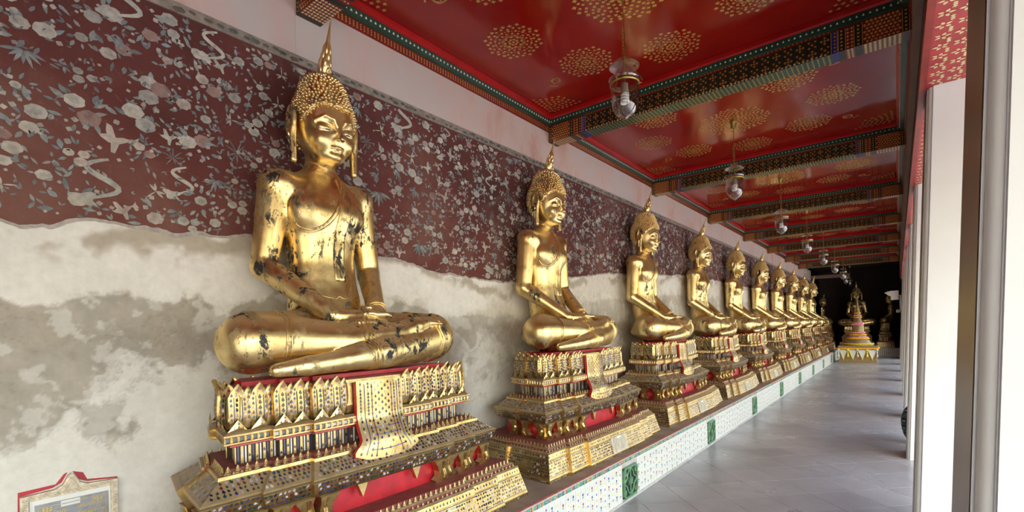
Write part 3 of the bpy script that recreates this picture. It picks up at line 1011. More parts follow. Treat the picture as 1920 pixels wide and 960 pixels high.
COLV = mb.mesh('brown_side_face', plain('brown_side', (.26, .19, .13), .30, 0, .18, 3))  # glossy brown sheet over the gallery-facing side of every shaft
ords = ['nearest', 'second', 'third', 'fourth', 'fifth', 'sixth', 'seventh', 'eighth', 'ninth']
for j in range(-2, 9):
    y = 1.46 + PB * j
    root = empty('column', (.055 + CW, y, 0))
    if j < 0: lab = 'white square column standing behind the viewer, %s one back' % ['', 'first', 'second'][-j]
    else: lab = 'white square column with moulded corners, %s from the right edge of the photo' % ords[j] if j else 'white square column with moulded corners, nearest, filling the right edge'
    setp(root, lab, 'column', 'white columns along the open side')
    link('shaft', COLM, root); link('brown_side_face', COLV, root)

# ---- tiled platform under the statues
PLEN = 25.0
plat = setp(empty('platform', (0, 0, 0)), 'low platform with brown stone top and white flowered tile front under the statues', 'platform')
mb = MB(); mb.box((WALL_X - .003, -6, .0), (PLAT_X - .022, PLEN, PLAT_Z - .002)); mb.build('core', PLATTOP, plat)
mb = MB(); mb.box((PLAT_X - .022, -6, 0), (PLAT_X - .008, PLEN, PLAT_Z - .05)); mb.build('tile_bed', TILEG, plat)
mb = MB(); mb.box((PLAT_X - .022, -6, 0), (PLAT_X + .004, PLEN, .022)); mb.build('foot_strip', TILEG, plat)
mb = MB(); mb.box((PLAT_X - .022, -6, PLAT_Z - .05), (PLAT_X + .003, PLEN, PLAT_Z - .004)); mb.build('border_course', TILEW, plat)
mb = MB(); mb.box((PLAT_X - .022, -6, PLAT_Z - .006), (PLAT_X + .006, PLEN, PLAT_Z + .001)); mb.build('pink_edge', plain('pink_edge', (.50, .20, .18), .5, 0, .3, 20), plat)
VW, VZ0, VZ1 = .285, .030, .312
SW = (PITCH - VW - .03) / 30
mb = MB(); mb.box((-.006, -SW / 2 + .0012, 0), (.008, SW / 2 - .0012, PLAT_Z - .05 - .024)); STRIPM = mb.mesh('tile_strip', TILEW)
flw = MB(); far = MB(); bor = MB()
rt = random.Random(3)
PX = PLAT_X - .008 + .0085
RO, BL, YE, PU, GR = (.42, .04, .05), (.05, .07, .30), (.72, .58, .07), (.22, .14, .30), (.08, .30, .20)
def blossom(mb, y, z, s, c, x=PX):
    n = 9; ph = rt.uniform(0, 6)
    mb.poly([(x, y + s * (1 + .28 * math.cos(3 * t + ph)) * math.cos(t), z + s * (1.1 + .28 * math.cos(3 * t + ph)) * math.sin(t)) for t in np.linspace(0, 6.2832, n + 1)[:-1]], c=c)
def two_leaves(mb, y, z, s, x=PX):
    for sg in (-1, 1):
        mb.poly([(x, y, z), (x, y + sg * s * .5, z - s * .3), (x, y + sg * s * .7, z - s * 1.3), (x, y + sg * s * .1, z - s * .7)], c=GR)
for k in range(-2, 10):
    yv = YC(k)
    for i in range(30):
        y = yv + VW / 2 + .015 + (i + .5) * SW
        if y > PLEN - .05: continue
        if 0 <= k <= 3: link('tile_strip', STRIPM, plat, (PLAT_X - .008, y, .023))
        else: far.box((PLAT_X - .012, y - SW / 2 + .0012, .023), (PLAT_X, y + SW / 2 - .0012, PLAT_Z - .051))
        if k < 0: continue
        if i % 2 == 0:
            z = .315 - rt.uniform(0, .04); q = rt.randint(0, 1)
            while z > .05:
                cc = (RO, BL)[q % 2]
                blossom(flw, y, z, .0105, tuple(v * rt.uniform(.8, 1.2) for v in cc)); two_leaves(flw, y, z - .012, .018)
                blossom(flw, y + rt.uniform(-.004, .004), z - .042, .006, YE)
                z -= .072; q += 1
        else:
            z = .33 - rt.uniform(0, .03); q = rt.randint(0, 1)
            while z > .05:
                blossom(flw, y, z, .0095, tuple(v * rt.uniform(.85, 1.15) for v in ((YE, PU)[q % 2])))
                z -= .048; q += 1
far.build('tile_strips_beyond', TILEW, plat, kind='stuff')
flw.build('painted_flowers', PORC, plat, kind='stuff')
y = 1.0
while y < PLEN:
    c = rt.choice([(.10, .33, .24), (.14, .36, .28), (.50, .48, .10), (.10, .30, .26), (.07, .09, .22), (.50, .08, .08), (.10, .33, .24)])
    st = .013 if y < 9 else .03
    bor.poly([(PLAT_X + .0042, y, PLAT_Z - .046), (PLAT_X + .0042, y + st, PLAT_Z - .042), (PLAT_X + .0042, y + st * .9, PLAT_Z - .012), (PLAT_X + .0042, y + st * .1, PLAT_Z - .010)], c=c)
    if y < 9 and rt.random() < .6: bor.poly([(PLAT_X + .0048, y + st * t, PLAT_Z - z) for t, z in ((.2, .036), (.7, .032), (.6, .018), (.1, .022))], c=rt.choice([(.60, .58, .2), (.5, .5, .45), (.08, .1, .3), (.15, .4, .3)]))
    y += st
bor.build('border_flowers', PORC, plat, kind='stuff')
# green glazed ventilation grille
def vent_parts():
    hw_, hz_ = VW / 2, (VZ1 - VZ0) / 2
    t3 = lambda u, v, d: (d, u, v)
    fr, la, hol = MB(), MB(), MB()
    hol.box((-.004, -hw_ + .005, -hz_ + .005), (.002, hw_ - .005, hz_ - .005))
    c = .03
    O = [(-hw_, -hz_ + c), (-hw_ + c, -hz_), (hw_ - c, -hz_), (hw_, -hz_ + c), (hw_, hz_ - c), (hw_ - c, hz_), (-hw_ + c, hz_), (-hw_, hz_ - c)]
    w = .020
    I = [(x * (hw_ - w) / hw_, z * (hz_ - w) / hz_) for x, z in O]
    for i in range(8):
        j = (i + 1) % 8
        fr.prism([O[i], O[j], I[j], I[i]], t3, -.004, .020)
    def sweep(pts, r): la.tube([(.010, a, b) for a, b in pts], r, 6)
    for sx_ in (-1, 1):
        for sz_ in (-1, 1):
            pts = []
            for t in np.linspace(0, 1, 9):
                u = sx_ * (.006 + (hw_ - .02) * t)
                v = sz_ * ((hz_ - .015) * (1 - t) ** .8 * (1 - .30 * math.sin(math.pi * t)))
                pts.append((u + sx_ * .018 * math.sin(2 * math.pi * t), v))
            sweep(pts, .0085)
            leaf = [(sx_ * (hw_ - .03), sz_ * (hz_ - .085)), (sx_ * (hw_ - .055), sz_ * (hz_ - .07)), (sx_ * (hw_ - .055), sz_ * (hz_ - .04)), (sx_ * (hw_ - .035), sz_ * (hz_ - .025))]
            la.prism(leaf if sx_ * sz_ < 0 else leaf[::-1], t3, -.002, .016)
    sweep([(0, -hz_ + .01), (0, -.03)], .008); sweep([(0, .03), (0, hz_ - .01)], .008)
    for i in range(8):
        a = i * math.pi / 4
        la.prism(shape(DROP, .024 * math.cos(a), .024 * math.sin(a), .020, a - math.pi / 2), t3, .0, .018 + .003 * (i % 2))
    la.prism(disc(0, 0, .013, 8), t3, 0, .024)
    return fr.mesh('vent_frame', VENTG), la.mesh('vent_lattice', VENTG, angle=50), hol.mesh('vent_hollow', VENTD)
VF, VL, VH = vent_parts()
for k in range(0, 10):
    v = link('vent_grille', VF, plat, (PLAT_X - .004, YC(k), (VZ0 + VZ1) / 2 + .004))
    v['label'] = 'green glazed openwork vent'
    link('lattice', VL, v); link('hollow', VH, v)

# ================================================================== STATUES
def surface_nets(f, org, h):
    nx, ny, nz = f.shape
    ins = f < 0
    s = ins[:-1, :-1, :-1].astype(np.int8)
    for dx in (0, 1):
        for dy in (0, 1):
            for dz in (0, 1):
                if dx + dy + dz: s = s + ins[dx:nx - 1 + dx, dy:ny - 1 + dy, dz:nz - 1 + dz]
    act = (s > 0) & (s < 8)
    idx = np.argwhere(act)
    ids = np.full(act.shape, -1, np.int32)
    ids[act] = np.arange(len(idx))
    cor = np.array([(a, b, c) for a in (0, 1) for b in (0, 1) for c in (0, 1)])
    vals = np.stack([f[idx[:, 0] + c[0], idx[:, 1] + c[1], idx[:, 2] + c[2]] for c in cor], 1)
    acc = np.zeros((len(idx), 3)); cnt = np.zeros(len(idx))
    for a in range(8):
        for b in range(a + 1, 8):
            if np.abs(cor[a] - cor[b]).sum() != 1: continue
            va, vb = vals[:, a], vals[:, b]
            m = (va < 0) != (vb < 0)
            t = np.where(m, va / np.where(m, va - vb, 1), 0)
            acc += np.where(m[:, None], cor[a] + t[:, None] * (cor[b] - cor[a]), 0); cnt += m
    V = (idx + acc / cnt[:, None]) * h + np.array(org)
    Fs = []
    for ax in range(3):
        o = [1, 2] if ax == 0 else ([2, 0] if ax == 1 else [0, 1])
        sl0 = [slice(None)] * 3; sl1 = [slice(None)] * 3
        sl0[ax] = slice(0, -1); sl1[ax] = slice(1, None)
        A, B = ins[tuple(sl0)], ins[tuple(sl1)]
        ch = np.argwhere(A != B)
        keep = (ch[:, o[0]] > 0) & (ch[:, o[1]] > 0) & (ch[:, o[0]] < f.shape[o[0]] - 1) & (ch[:, o[1]] < f.shape[o[1]] - 1)
        ch = ch[keep]
        fl_ = A[ch[:, 0], ch[:, 1], ch[:, 2]]
        q = []
        for da, db in ((1, 1), (0, 1), (0, 0), (1, 0)):
            p = ch.copy(); p[:, o[0]] -= da; p[:, o[1]] -= db
            q.append(ids[p[:, 0], p[:, 1], p[:, 2]])
        q = np.stack(q, 1)
        q[~fl_] = q[~fl_][:, ::-1]
        Fs.append(q)
    Fq = np.concatenate(Fs)
    return V, Fq[(Fq >= 0).all(1)]

class Field:
    def __init__(self, lo, hi, h):
        self.lo, self.h = np.array(lo, float), h
        n = [int(math.ceil((b - a) / h)) + 1 for a, b in zip(lo, hi)]
        ax = [(lo[i] + h * np.arange(n[i])).astype(np.float32) for i in range(3)]
        self.X, self.Y, self.Z = ax[0][:, None, None], ax[1][None, :, None], ax[2][None, None, :]
        self.d = np.full(n, 9, np.float32)
    def cone(self, a, b, r0, r1):
        a, b = np.array(a, np.float32), np.array(b, np.float32)
        ba = b - a
        px, py, pz = self.X - a[0], self.Y - a[1], self.Z - a[2]
        t = np.clip((px * ba[0] + py * ba[1] + pz * ba[2]) / float(ba @ ba), 0, 1)
        return np.sqrt((px - t * ba[0]) ** 2 + (py - t * ba[1]) ** 2 + (pz - t * ba[2]) ** 2) - (r0 + (r1 - r0) * t)
    def ell(self, c, r, rot=0):
        px, py, pz = self.X - c[0], self.Y - c[1], self.Z - c[2]
        if rot:
            ca, sa = math.cos(rot), math.sin(rot)
            px, py = px * ca + py * sa, -px * sa + py * ca
        k = np.sqrt((px / r[0]) ** 2 + (py / r[1]) ** 2 + (pz / r[2]) ** 2)
        return (k - 1) * min(r)
    def add(self, d, k=.02):
        h = np.clip(.5 + .5 * (self.d - d) / k, 0, 1)
        self.d = self.d * (1 - h) + d * h - k * h * (1 - h)
    def sub(self, d, k=.01):
        d = -d
        h = np.clip(.5 - .5 * (self.d - d) / k, 0, 1)
        self.d = self.d * (1 - h) + d * h + k * h * (1 - h)
    def chain(self, pts, rs, k=.02):
        for i in range(len(pts) - 1): self.add(self.cone(pts[i], pts[i + 1], rs[i], rs[i + 1]), k)
    def mesh(self): return surface_nets(self.d, self.lo, self.h)
    def at(self, P):
        q = (np.asarray(P, float) - self.lo) / self.h
        q = np.clip(q, 0, np.array(self.d.shape) - 1.001)
        i = q.astype(int); t = q - i
        out = 0
        for dx in (0, 1):
            for dy in (0, 1):
                for dz in (0, 1):
                    w = (t[..., 0] if dx else 1 - t[..., 0]) * (t[..., 1] if dy else 1 - t[..., 1]) * (t[..., 2] if dz else 1 - t[..., 2])
                    out = out + w * self.d[i[..., 0] + dx, i[..., 1] + dy, i[..., 2] + dz]
        return out
    def front(self, y, z, x0=.6, x1=-.5):
        """first surface hit coming from +x"""
        xs = np.arange(x0, x1, -.003)
        v = self.at(np.stack([xs, np.full_like(xs, y), np.full_like(xs, z)], -1))
        k = np.argmax(v < 0)
        return float(xs[k]) if v[k] < 0 else None

# ---------- body (local: +x is where the statue faces, z=0 the seat)
B = Field((-.46, -.86, -.035), (.56, .86, 1.36), .0085)
tz = [0, .10, .22, .36, .50, .64, .80, .95, 1.065, 1.145, 1.185, 1.21, 1.25, 1.36]
tb = [.30, .30, .270, .240, .216, .208, .226, .252, .262, .230, .160, .102, .084, .082]
ta = [.17, .17, .170, .165, .158, .152, .162, .170, .158, .125, .098, .086, .082, .082]
tx = [-.07, -.085, -.125, -.170, -.203, -.220, -.225, -.223, -.225, -.228, -.225, -.220, -.21, -.20]
zz = B.Z.ravel()
def cub(xs, ys):
    # smooth the table a little
    f = np.interp(zz, xs, ys); kern = np.ones(9) / 9
    return np.convolve(np.pad(f, 4, mode='edge'), kern, 'valid').astype(np.float32)[None, None, :]
a_, b_, x_ = cub(tz, ta), cub(tz, tb), cub(tz, tx)
k_ = np.sqrt(((B.X - x_) / a_) ** 2 + (B.Y / b_) ** 2)
B.d = ((k_ - 1) * np.minimum(a_, b_) * .9 + 0 * B.d).astype(np.float32)
B.d = np.maximum(B.d, B.Z - 1.345)
for s in (-1, 1):
    B.add(B.ell((-.118, s * .116, .935), (.075, .120, .098)), .06)      # chest
    B.add(B.ell((-.225, s * .262, 1.095), (.108, .104, .088)), .06)     # shoulder
    B.add(B.cone((-.225, s * .282, 1.070), (-.225, s * .350, .595), .092, .074), .025)
    B.add(B.cone((-.225, s * .350, .595), (.145, s * .150, .300), .075, .054), .012)
for z in (1.200, 1.228, 1.256):                                          # neck rings
    B.add(B.ell((-.213, 0, z), (.087, .088, .016)), .012)
# lap filling and thighs
B.add(B.ell((-.02, 0, .115), (.33, .50, .125)), .06)
for s in (-1, 1):
    B.add(B.cone((-.10, s * .20, .175), (.13, s * .585, .165), .165, .155), .03)
# lower leg (statue's left leg): far knee -> ankle -> foot, lying on the seat
B.add(B.cone((.14, .58, .150), (.325, .05, .085), .150, .088), .010)
B.add(B.cone((.325, .05, .085), (.360, -.22, .064), .088, .058), .010)
B.chain([(.360, -.22, .060), (.348, -.40, .046), (.310, -.545, .032)], [.058, .048, .033], .012)
# upper leg (statue's right leg): near knee -> shin -> foot resting on the other thigh
B.add(B.cone((.13, -.575, .168), (.240, -.12, .150), .155, .106), .010)
B.add(B.cone((.240, -.12, .150), (.272, .19, .182), .106, .074), .012)
B.chain([(.272, .18, .182), (.268, .33, .232), (.246, .455, .256)], [.072, .058, .042], .012)
for i in range(5):
    B.add(B.cone((.205 + .021 * i, .445 + .008 * i, .280 - .007 * i), (.194 + .021 * i, .515 + .008 * i, .280 - .008 * i), .015, .013), .008)
# hands in the lap, right over left
B.add(B.cone((.145, -.150, .300), (.225, -.045, .282), .050, .046), .015)
B.add(B.cone((.145, .150, .300), (.205, .115, .272), .050, .046), .015)
B.add(B.ell((.232, .02, .262), (.062, .128, .032)), .015)
B.add(B.ell((.218, .03, .312), (.056, .118, .023)), .012)
for i in range(4):
    x = .188 + .027 * i
    B.chain([(x, .06, .320 - .005 * i), (x + .002, .125, .322 - .005 * i), (x - .002, .178 - .006 * abs(i - 1), .308 - .005 * i)], [.0140, .0135, .011], .005)
    B.chain([(x + .006, .0, .272 - .004 * i), (x + .008, -.07, .272 - .004 * i), (x + .002, -.132 + .006 * abs(i - 1), .270 - .004 * i)], [.0140, .0135, .011], .005)
B.chain([(.195, -.035, .324), (.205, .005, .343), (.208, .035, .349)], [.016, .014, .011], .008)
B.chain([(.190, .120, .317), (.202, .085, .341), (.207, .055, .349)], [.016, .014, .011], .008)
B.d = np.maximum(B.d, -B.Z - .02)
Vb, Fb = B.mesh()
BODY = arr_mesh('statue_body', Vb, Fb, GOLD)

def hug(field, pts2, r, off=.002, seg=6):
    """tube on the front surface through (y,z) points"""
    P = []
    for y, z in pts2:
        x = field.front(y, z)
        if x is not None: P.append((x + off, y, z))
    mb = MB(); mb.tube(P, r, seg)
    return mb
def spline(pts, n=40):
    pts = np.array(pts, float); t = np.linspace(0, 1, len(pts)); tt = np.linspace(0, 1, n)
    out = []
    for x in tt:
        i = min(int(x * (len(pts) - 1)), len(pts) - 2); u = x * (len(pts) - 1) - i
        p0, p1, p2, p3 = pts[max(i - 1, 0)], pts[i], pts[i + 1], pts[min(i + 2, len(pts) - 1)]
        out.append(.5 * ((2 * p1) + (-p0 + p2) * u + (2 * p0 - 5 * p1 + 4 * p2 - p3) * u * u + (-p0 + 3 * p1 - 3 * p2 + p3) * u ** 3))
    return out
# field of the torso alone (front surface without arms in the way is the same field here)
hem = hug(B, spline([(.10, 1.165), (.055, 1.07), (.005, .955), (-.06, .865), (-.13, .822), (-.19, .830), (-.225, .868)]), .0065)
h2 = hug(B, spline([(.12, 1.16), (.075, 1.06), (.022, .94), (-.05, .85), (-.13, .805), (-.20, .815)]), .004)
hem.v, n0 = hem.v + h2.v, len(hem.v)
hem.f += [tuple(i + n0 for i in f) for f in h2.f]; hem.c += h2.c; hem.m += h2.m
HEM = hem.mesh('robe_hem', GOLD, smooth=True)
bl = hug(B, spline([(-.155, .445), (-.10, .425), (-.03, .410), (0, .424), (.03, .410), (.10, .425), (.155, .445)], 50), .0055)
BELT = bl.mesh('waist_cord', GOLD, smooth=True)
sa = MB()
G0, G1 = [], []
for i in range(46):
    z = 1.165 - i / 45 * .64
    yc_ = .085 - .055 * smooth01(1.165 - z, 0, .5)
    hw_ = .038
    r0, r1 = [], []
    for j in range(9):
        y = yc_ + hw_ * (j / 4 - 1)
        dz = -.012 * abs(math.sin(j / 8 * 2 * math.pi)) if i == 45 else 0
        x = B.front(y, z)
        if x is None: x = -.1
        edge = .004 if j in (0, 1, 7, 8) else 0
        r1.append((x + .0035 + edge, y, z + dz)); r0.append((x - .01, y, z + dz))
    G1.append(r1); G0.append(r0)
sa.grid(G1, flip=True)
sa.grid([[g[0] for g in G0], [g[0] for g in G1]]); sa.grid([[g[-1] for g in G1], [g[-1] for g in G0]]); sa.grid([G0[-1], G1[-1]], flip=True)
SASH = sa.mesh('sash', GOLD, smooth=True, merge=True)
def limb_ring(c, axis, r, a0=-3.3, a1=3.3, n=40, off=.001):
    c, axis = Vector(c), Vector(axis).normalized()
    u = axis.orthogonal().normalized(); v = axis.cross(u)
    P = []
    for t in np.linspace(0, 2 * math.pi, n, endpoint=False):
        dr = u * math.cos(t) + v * math.sin(t)
        rs = np.arange(.01, .30, .003)
        pts = np.array([c + dr * float(q) for q in rs])
        d = B.at(pts)
        k = np.argmax(d > 0)
        if d[k] <= 0 or rs[k] > .26: k = -1
        P.append(c + dr * float((rs[k] if k >= 0 else .2) + off))
    mb = MB(); mb.tube(P, r, 6, closed=True)
    return mb
def merge(*mbs):
    o = MB()
    for m in mbs:
        n = len(o.v); o.v += m.v; o.f += [tuple(i + n for i in f) for f in m.f]; o.c += m.c; o.m += m.m
    return o
def twin(c, ax, nm):
    c, ax = Vector(c), Vector(ax).normalized()
    return merge(limb_ring(c, ax, .0055), limb_ring(c + ax * .022, ax, .0038)).mesh(nm, GOLD, smooth=True)
RINGS = [twin((.095, .176, .338), (.37, -.2, -.295), 'wrist_ring'), twin((.340, -.045, .075), (.035, -.27, -.02), 'ankle_ring'), twin((.247, -.02, .158), (.032, .31, .032), 'shin_hem'),
         twin((.168, .50, .141), (.185, -.53, -.065), 'knee_hem'), twin((.160, -.45, .163), (.11, .455, -.018), 'knee_hem')]
# ---------- head
H = Field((-.36, -.25, 1.14), (.16, .25, 1.84), .0055)
H.d = (H.ell((-.125, 0, 1.515), (.190, .176, .205))).astype(np.float32)
H.add(H.ell((-.078, 0, 1.425), (.140, .152, .165)), .05)
H.add(H.ell((-.03, 0, 1.305), (.085, .085, .058)), .04)
H.add(H.cone((-.135, 0, 1.32), (-.150, 0, 1.15), .088, .090), .03)
H.add(H.ell((.028, 0, 1.283), (.036, .036, .026)), .025)          # chin
for s in (-1, 1):
    H.add(H.ell((.015, s * .075, 1.375), (.045, .05, .05)), .03)   # cheek
    H.sub(H.ell((.078, s * .066, 1.449), (.038, .052, .030)), .018)  # eye socket
    H.add(H.ell((.031, s * .066, 1.441), (.028, .052, .029)), .006)  # lid
    H.chain([(.066, s * .015, 1.458), (.070, s * .038, 1.495), (.052, s * .082, 1.508), (.010, s * .128, 1.472)], [.010, .0085, .0075, .005], .012)
    H.add(H.ell((.082, s * .017, 1.380), (.014, .011, .011)), .008)
H.chain([(.062, 0, 1.490), (.076, 0, 1.440), (.101, 0, 1.384)], [.009, .010, .015], .010)
up = [(.024, -.066, 1.350), (.053, -.036, 1.335), (.066, -.012, 1.337), (.066, .012, 1.337), (.053, .036, 1.335), (.024, .066, 1.350)]
H.chain(up, [.004, .0065, .0080, .0080, .0065, .004], .005)
H.chain([(.034, -.048, 1.332), (.057, -.018, 1.320), (.057, .018, 1.320), (.034, .048, 1.332)], [.004, .0075, .0075, .004], .006)
TILT = Matrix.Translation((-.212, 0, 1.254)) @ Matrix.Rotation(math.radians(6), 4, 'Y') @ Matrix.Translation((.14, 0, -1.25))
def tilt(V):
    T = np.array(TILT)
    return np.asarray(V) @ T[:3, :3].T + T[:3, 3]
Vh, Fh = H.mesh()
HEAD = arr_mesh('statue_head', tilt(Vh), Fh, GOLD)
# hair cap
HR = Field((-.37, -.25, 1.20), (.14, .25, 1.86), .007)
HR.d = (HR.ell((-.125, 0, 1.515), (.190, .176, .205))).astype(np.float32)
HR.add(HR.ell((-.078, 0, 1.415), (.138, .143, .158)), .05)
HR.add(HR.ell((-.135, 0, 1.705), (.118, .118, .090)), .05)
HR.d = HR.d - .012
line = 1.566 + .020 * np.cos(HR.Y / .17 * math.pi * 1.0) * 0 + .018 * np.minimum(1, np.abs(HR.Y) / .07) - .035 * smooth01(np.abs(HR.Y), .07, .18) - .95 * np.clip(.020 - HR.X, 0, .34)
line = np.maximum(line, 1.27)
HR.d = np.maximum(HR.d, (line - HR.Z) * .8)
HR.d = np.maximum(HR.d, HR.ell((.12, 0, 1.43), (.135, .165, .165)) * -1)
for s in (-1, 1): HR.d = np.maximum(HR.d, -HR.ell((-.108, s * .205, 1.462), (.064, .055, .112)))
Vr, Fr = HR.mesh()
HAIR = arr_mesh('hair_cap', tilt(Vr), Fr, GOLD)
# curls: even scatter over the cap
g = np.zeros_like(Vr)
e = .006
for ax in range(3):
    dv = np.zeros(3); dv[ax] = e
    g[:, ax] = HR.at(Vr + dv) - HR.at(Vr - dv)
g /= np.linalg.norm(g, axis=1, keepdims=True) + 1e-9
order = RNG.permutation(len(Vr))
sel, cellmap = [], {}
R0 = .0172
for i in order:
    p = Vr[i]
    if p[2] < 1.255: continue
    key = tuple((p / R0).astype(int))
    ok = True
    for dx in (-1, 0, 1):
        for dy in (-1, 0, 1):
            for dz in (-1, 0, 1):
                for j in cellmap.get((key[0] + dx, key[1] + dy, key[2] + dz), ()):
                    if ((Vr[j] - p) ** 2).sum() < R0 * R0: ok = False; break
                if not ok: break
            if not ok: break
        if not ok: break
    if ok:
        sel.append(i); cellmap.setdefault(key, []).append(i)
CV, CF = [], []
for i in sel:
    p, n = Vr[i], g[i]
    a = np.cross(n, (.3, .5, .81)); a /= np.linalg.norm(a); b = np.cross(n, a)
    o = len(CV)
    for rr_, hh in ((.0098, -.003), (.0090, .006), (.0048, .0110)):
        for t in range(7):
            an = t * 2 * math.pi / 7
            CV.append(p + n * hh + rr_ * (a * math.cos(an) + b * math.sin(an)))
    CV.append(p + n * .0132)
    for l in range(2):
        for t in range(7):
            CF.append((o + l * 7 + t, o + l * 7 + (t + 1) % 7, o + (l + 1) * 7 + (t + 1) % 7, o + (l + 1) * 7 + t))
    for t in range(0, 7):
        CF.append((o + 14 + t, o + 14 + (t + 1) % 7, o + 21, o + 21))
CVt = tilt(np.array(CV))
me = bpy.data.meshes.new('hair_curls')
me.from_pydata([tuple(map(float, v)) for v in CVt], [], [tuple(dict.fromkeys(int(q) for q in f)) for f in CF])
me.materials.append(GOLD)
me.polygons.foreach_set('use_smooth', [True] * len(me.polygons))
CURLS = me
# ears
EARS = []
for s in (-1, 1):
    Ef = Field((-.22, min(s * .14, s * .27), 1.19), (-.02, max(s * .14, s * .27), 1.60), .0045)
    Ef.d = Ef.ell((-0.114, s * 0.206, 1.470), (.052, .024, .100)).astype(np.float32)
    Ef.add(Ef.cone((-0.104, s * 0.206, 1.42), (-0.078, s * 0.203, 1.240), .027, .021), .02)
    Ef.sub(Ef.ell((-0.104, s * 0.232, 1.472), (.029, .018, .070)), .008)
    Ef.sub(Ef.ell((-0.092, s * 0.228, 1.325), (.009, .014, .072)), .006)
    Ve, Fe = Ef.mesh()
    EARS.append(arr_mesh('statue_ear', tilt(Ve), Fe, GOLD))
# eyes: shell inlay with black pupil, half closed
EYES, PUPILS = [], []
for s in (-1, 1):
    mb, mp = MB(), MB()
    ups, lows = [], []
    for t in np.linspace(0, 1, 13):
        y = s * (.026 + .082 * t)
        zc = 1.4315 + .003 * math.sin(math.pi * t) - .004 * t
        th = .0062 * math.sin(math.pi * t) ** .8
        pu, pl = (y, zc + th * .35), (y, zc - th)
        for lst, (yy_, z_) in ((ups, pu), (lows, pl)):
            x = H.front(yy_, z_, .15, -.3)
            lst.append((x + .0025, yy_, z_))
    mb.grid([ups, lows]); mb.v = [tuple(q) for q in tilt(mb.v)]
    EYES.append(mb.mesh('eye', EYEW))
    a, b = 4, 9
    mp.grid([[(x + .0015, y, z - .001) for x, y, z in ups[a:b]], [(x + .0015, y, z) for x, y, z in lows[a:b]]]); mp.v = [tuple(q) for q in tilt(mp.v)]
    PUPILS.append(mp.mesh('pupil', EYEB))
# flame finial
fm = MB()
FZ = 1.785
prof = [(.030, -.02), (.037, .0), (.030, .012), (.036, .02), (.046, .05), (.047, .08), (.040, .11), (.030, .145), (.0215, .18), (.0155, .22), (.0105, .265), (.006, .31), (.0015, .345)]
fm.lathe(prof, 20, (-.135, 0, FZ), sx=.95, sy=.8)
for lay, (zb_, L, r) in enumerate(((.02, .10, .044), (.055, .11, .043), (.095, .11, .034), (.135, .10, .025))):
    for i in range(5):
        an = 2 * math.pi * (i + .5 * (lay % 2)) / 5
        d = Vector((math.cos(an), .8 * math.sin(an), 0))
        pts = [Vector((-.135, 0, FZ + zb_ + L * t)) + d * (.86 * r * (.80 + .35 * math.sin(math.pi * t) - .55 * t * t)) for t in np.linspace(0, 1, 8)]
        fm.tube(pts, [.003, .008, .0100, .009, .007, .005, .0028, .0006], 6)
# little spiral at the front foot of the flame
sp = [(-.135 + .046 + .004, .017 * (1 - t / 9) * math.cos(t), FZ + .045 + .017 * (1 - t / 9) * math.sin(t)) for t in np.linspace(0, 8.4, 30)]
fm.tube(sp, .0042, 6)
_ft = Matrix.Translation((-.135, 0, FZ)) @ Matrix.Rotation(math.radians(11), 4, 'Y') @ Matrix.Scale(1.0, 4, (0, 0, 1)) @ Matrix.Translation((.135, 0, -FZ))
fm.v = [tuple(_ft @ Vector(q)) for q in fm.v]
fm.v = [tuple(q) for q in tilt(fm.v)]
FINIAL = fm.mesh('flame_finial', GOLD, smooth=True)

def statue(loc, rz=0, scale=1.0):
    root = empty('buddha_statue', loc, rz, scale)
    link('body', BODY, root)
    hd = link('head', HEAD, root)
    link('hair_cap', HAIR, root)
    link('hair_curls', CURLS, root, kind='stuff')
    link('flame_finial', FINIAL, root)
    for i in range(2):
        link('ear', EARS[i], hd)
        e_ = link('eye', EYES[i], hd)
        e_['label'] = 'white shell inlay of the half closed eye'
        pp = link('pupil', PUPILS[i], hd); pp['label'] = 'black pupil inlay'
    link('robe_hem', HEM, root); link('waist_cord', BELT, root); link('sash', SASH, root)
    for me_ in RINGS: link(me_.name.split('.')[0], me_, root)
    return root
SX, SEAT_Z = -2.62, 1.390
NTH = ['', 'second', 'third', 'fourth', 'fifth', 'sixth', 'seventh', 'eighth', 'ninth', 'tenth']
for k in range(10):
    s = statue((SX, YC(k), SEAT_Z))
    if k == 0: lab = 'largest and nearest seated gilded Buddha, worn black lacquer showing, on jewelled pedestal'
    elif k == 9: lab = 'tenth and last seated gilded Buddha of the row along the mural wall'
    else: lab = 'seated gilded Buddha on jewelled pedestal, %s from the camera along the mural wall' % NTH[k]
    setp(s, lab, 'statue', 'gilded Buddhas in a row along the wall')
    wv = .75 if k == 0 else (.15, .35, .25, .6, .3)[k % 5]
    for ch in s.children: ch.color = (wv if ch.name.startswith(('body', 'robe', 'sash', 'knee', 'ankle', 'wrist', 'shin')) else wv * .25, 0, 0, 1)

# ================================================================== PEDESTALS
# local: x=0 is the front corner plane at the foot, +x towards the gallery, y along the wall, z=0 platform top
PW0, PE, PDEP = 1.10, .028, .930
def plan(d):
    """open outline from the wall on the left round the front to the wall on the right, inset by d"""
    w = PW0 - 1.2 * d
    bx = -(PDEP - .95 * d)
    mx = -d + (bx + d) * .52
    half = [(bx, 0), (bx, -(w - .085)), (mx, -(w - .020)), (mx, -(w - .045)), (-d, -w), (-d, -.74 * w), (PE - d, -.74 * w), (PE - d, -.50 * w), (2 * PE - d, -.50 * w)]
    return half + [(x, -y) for x, y in half[::-1][:-1]] + [(bx, 0)]
def seg_frames(d):
    """long straight runs of the outline: start, end, outward normal"""
    P = plan(d); out = []
    for a, b in zip(P[:-1], P[1:]):
        t = Vector((b[0] - a[0], b[1] - a[1])); L = t.length
        if L < .06: continue
        t.normalize()
        out.append((Vector(a), Vector(b), Vector((t.y, -t.x)), L))
    return out
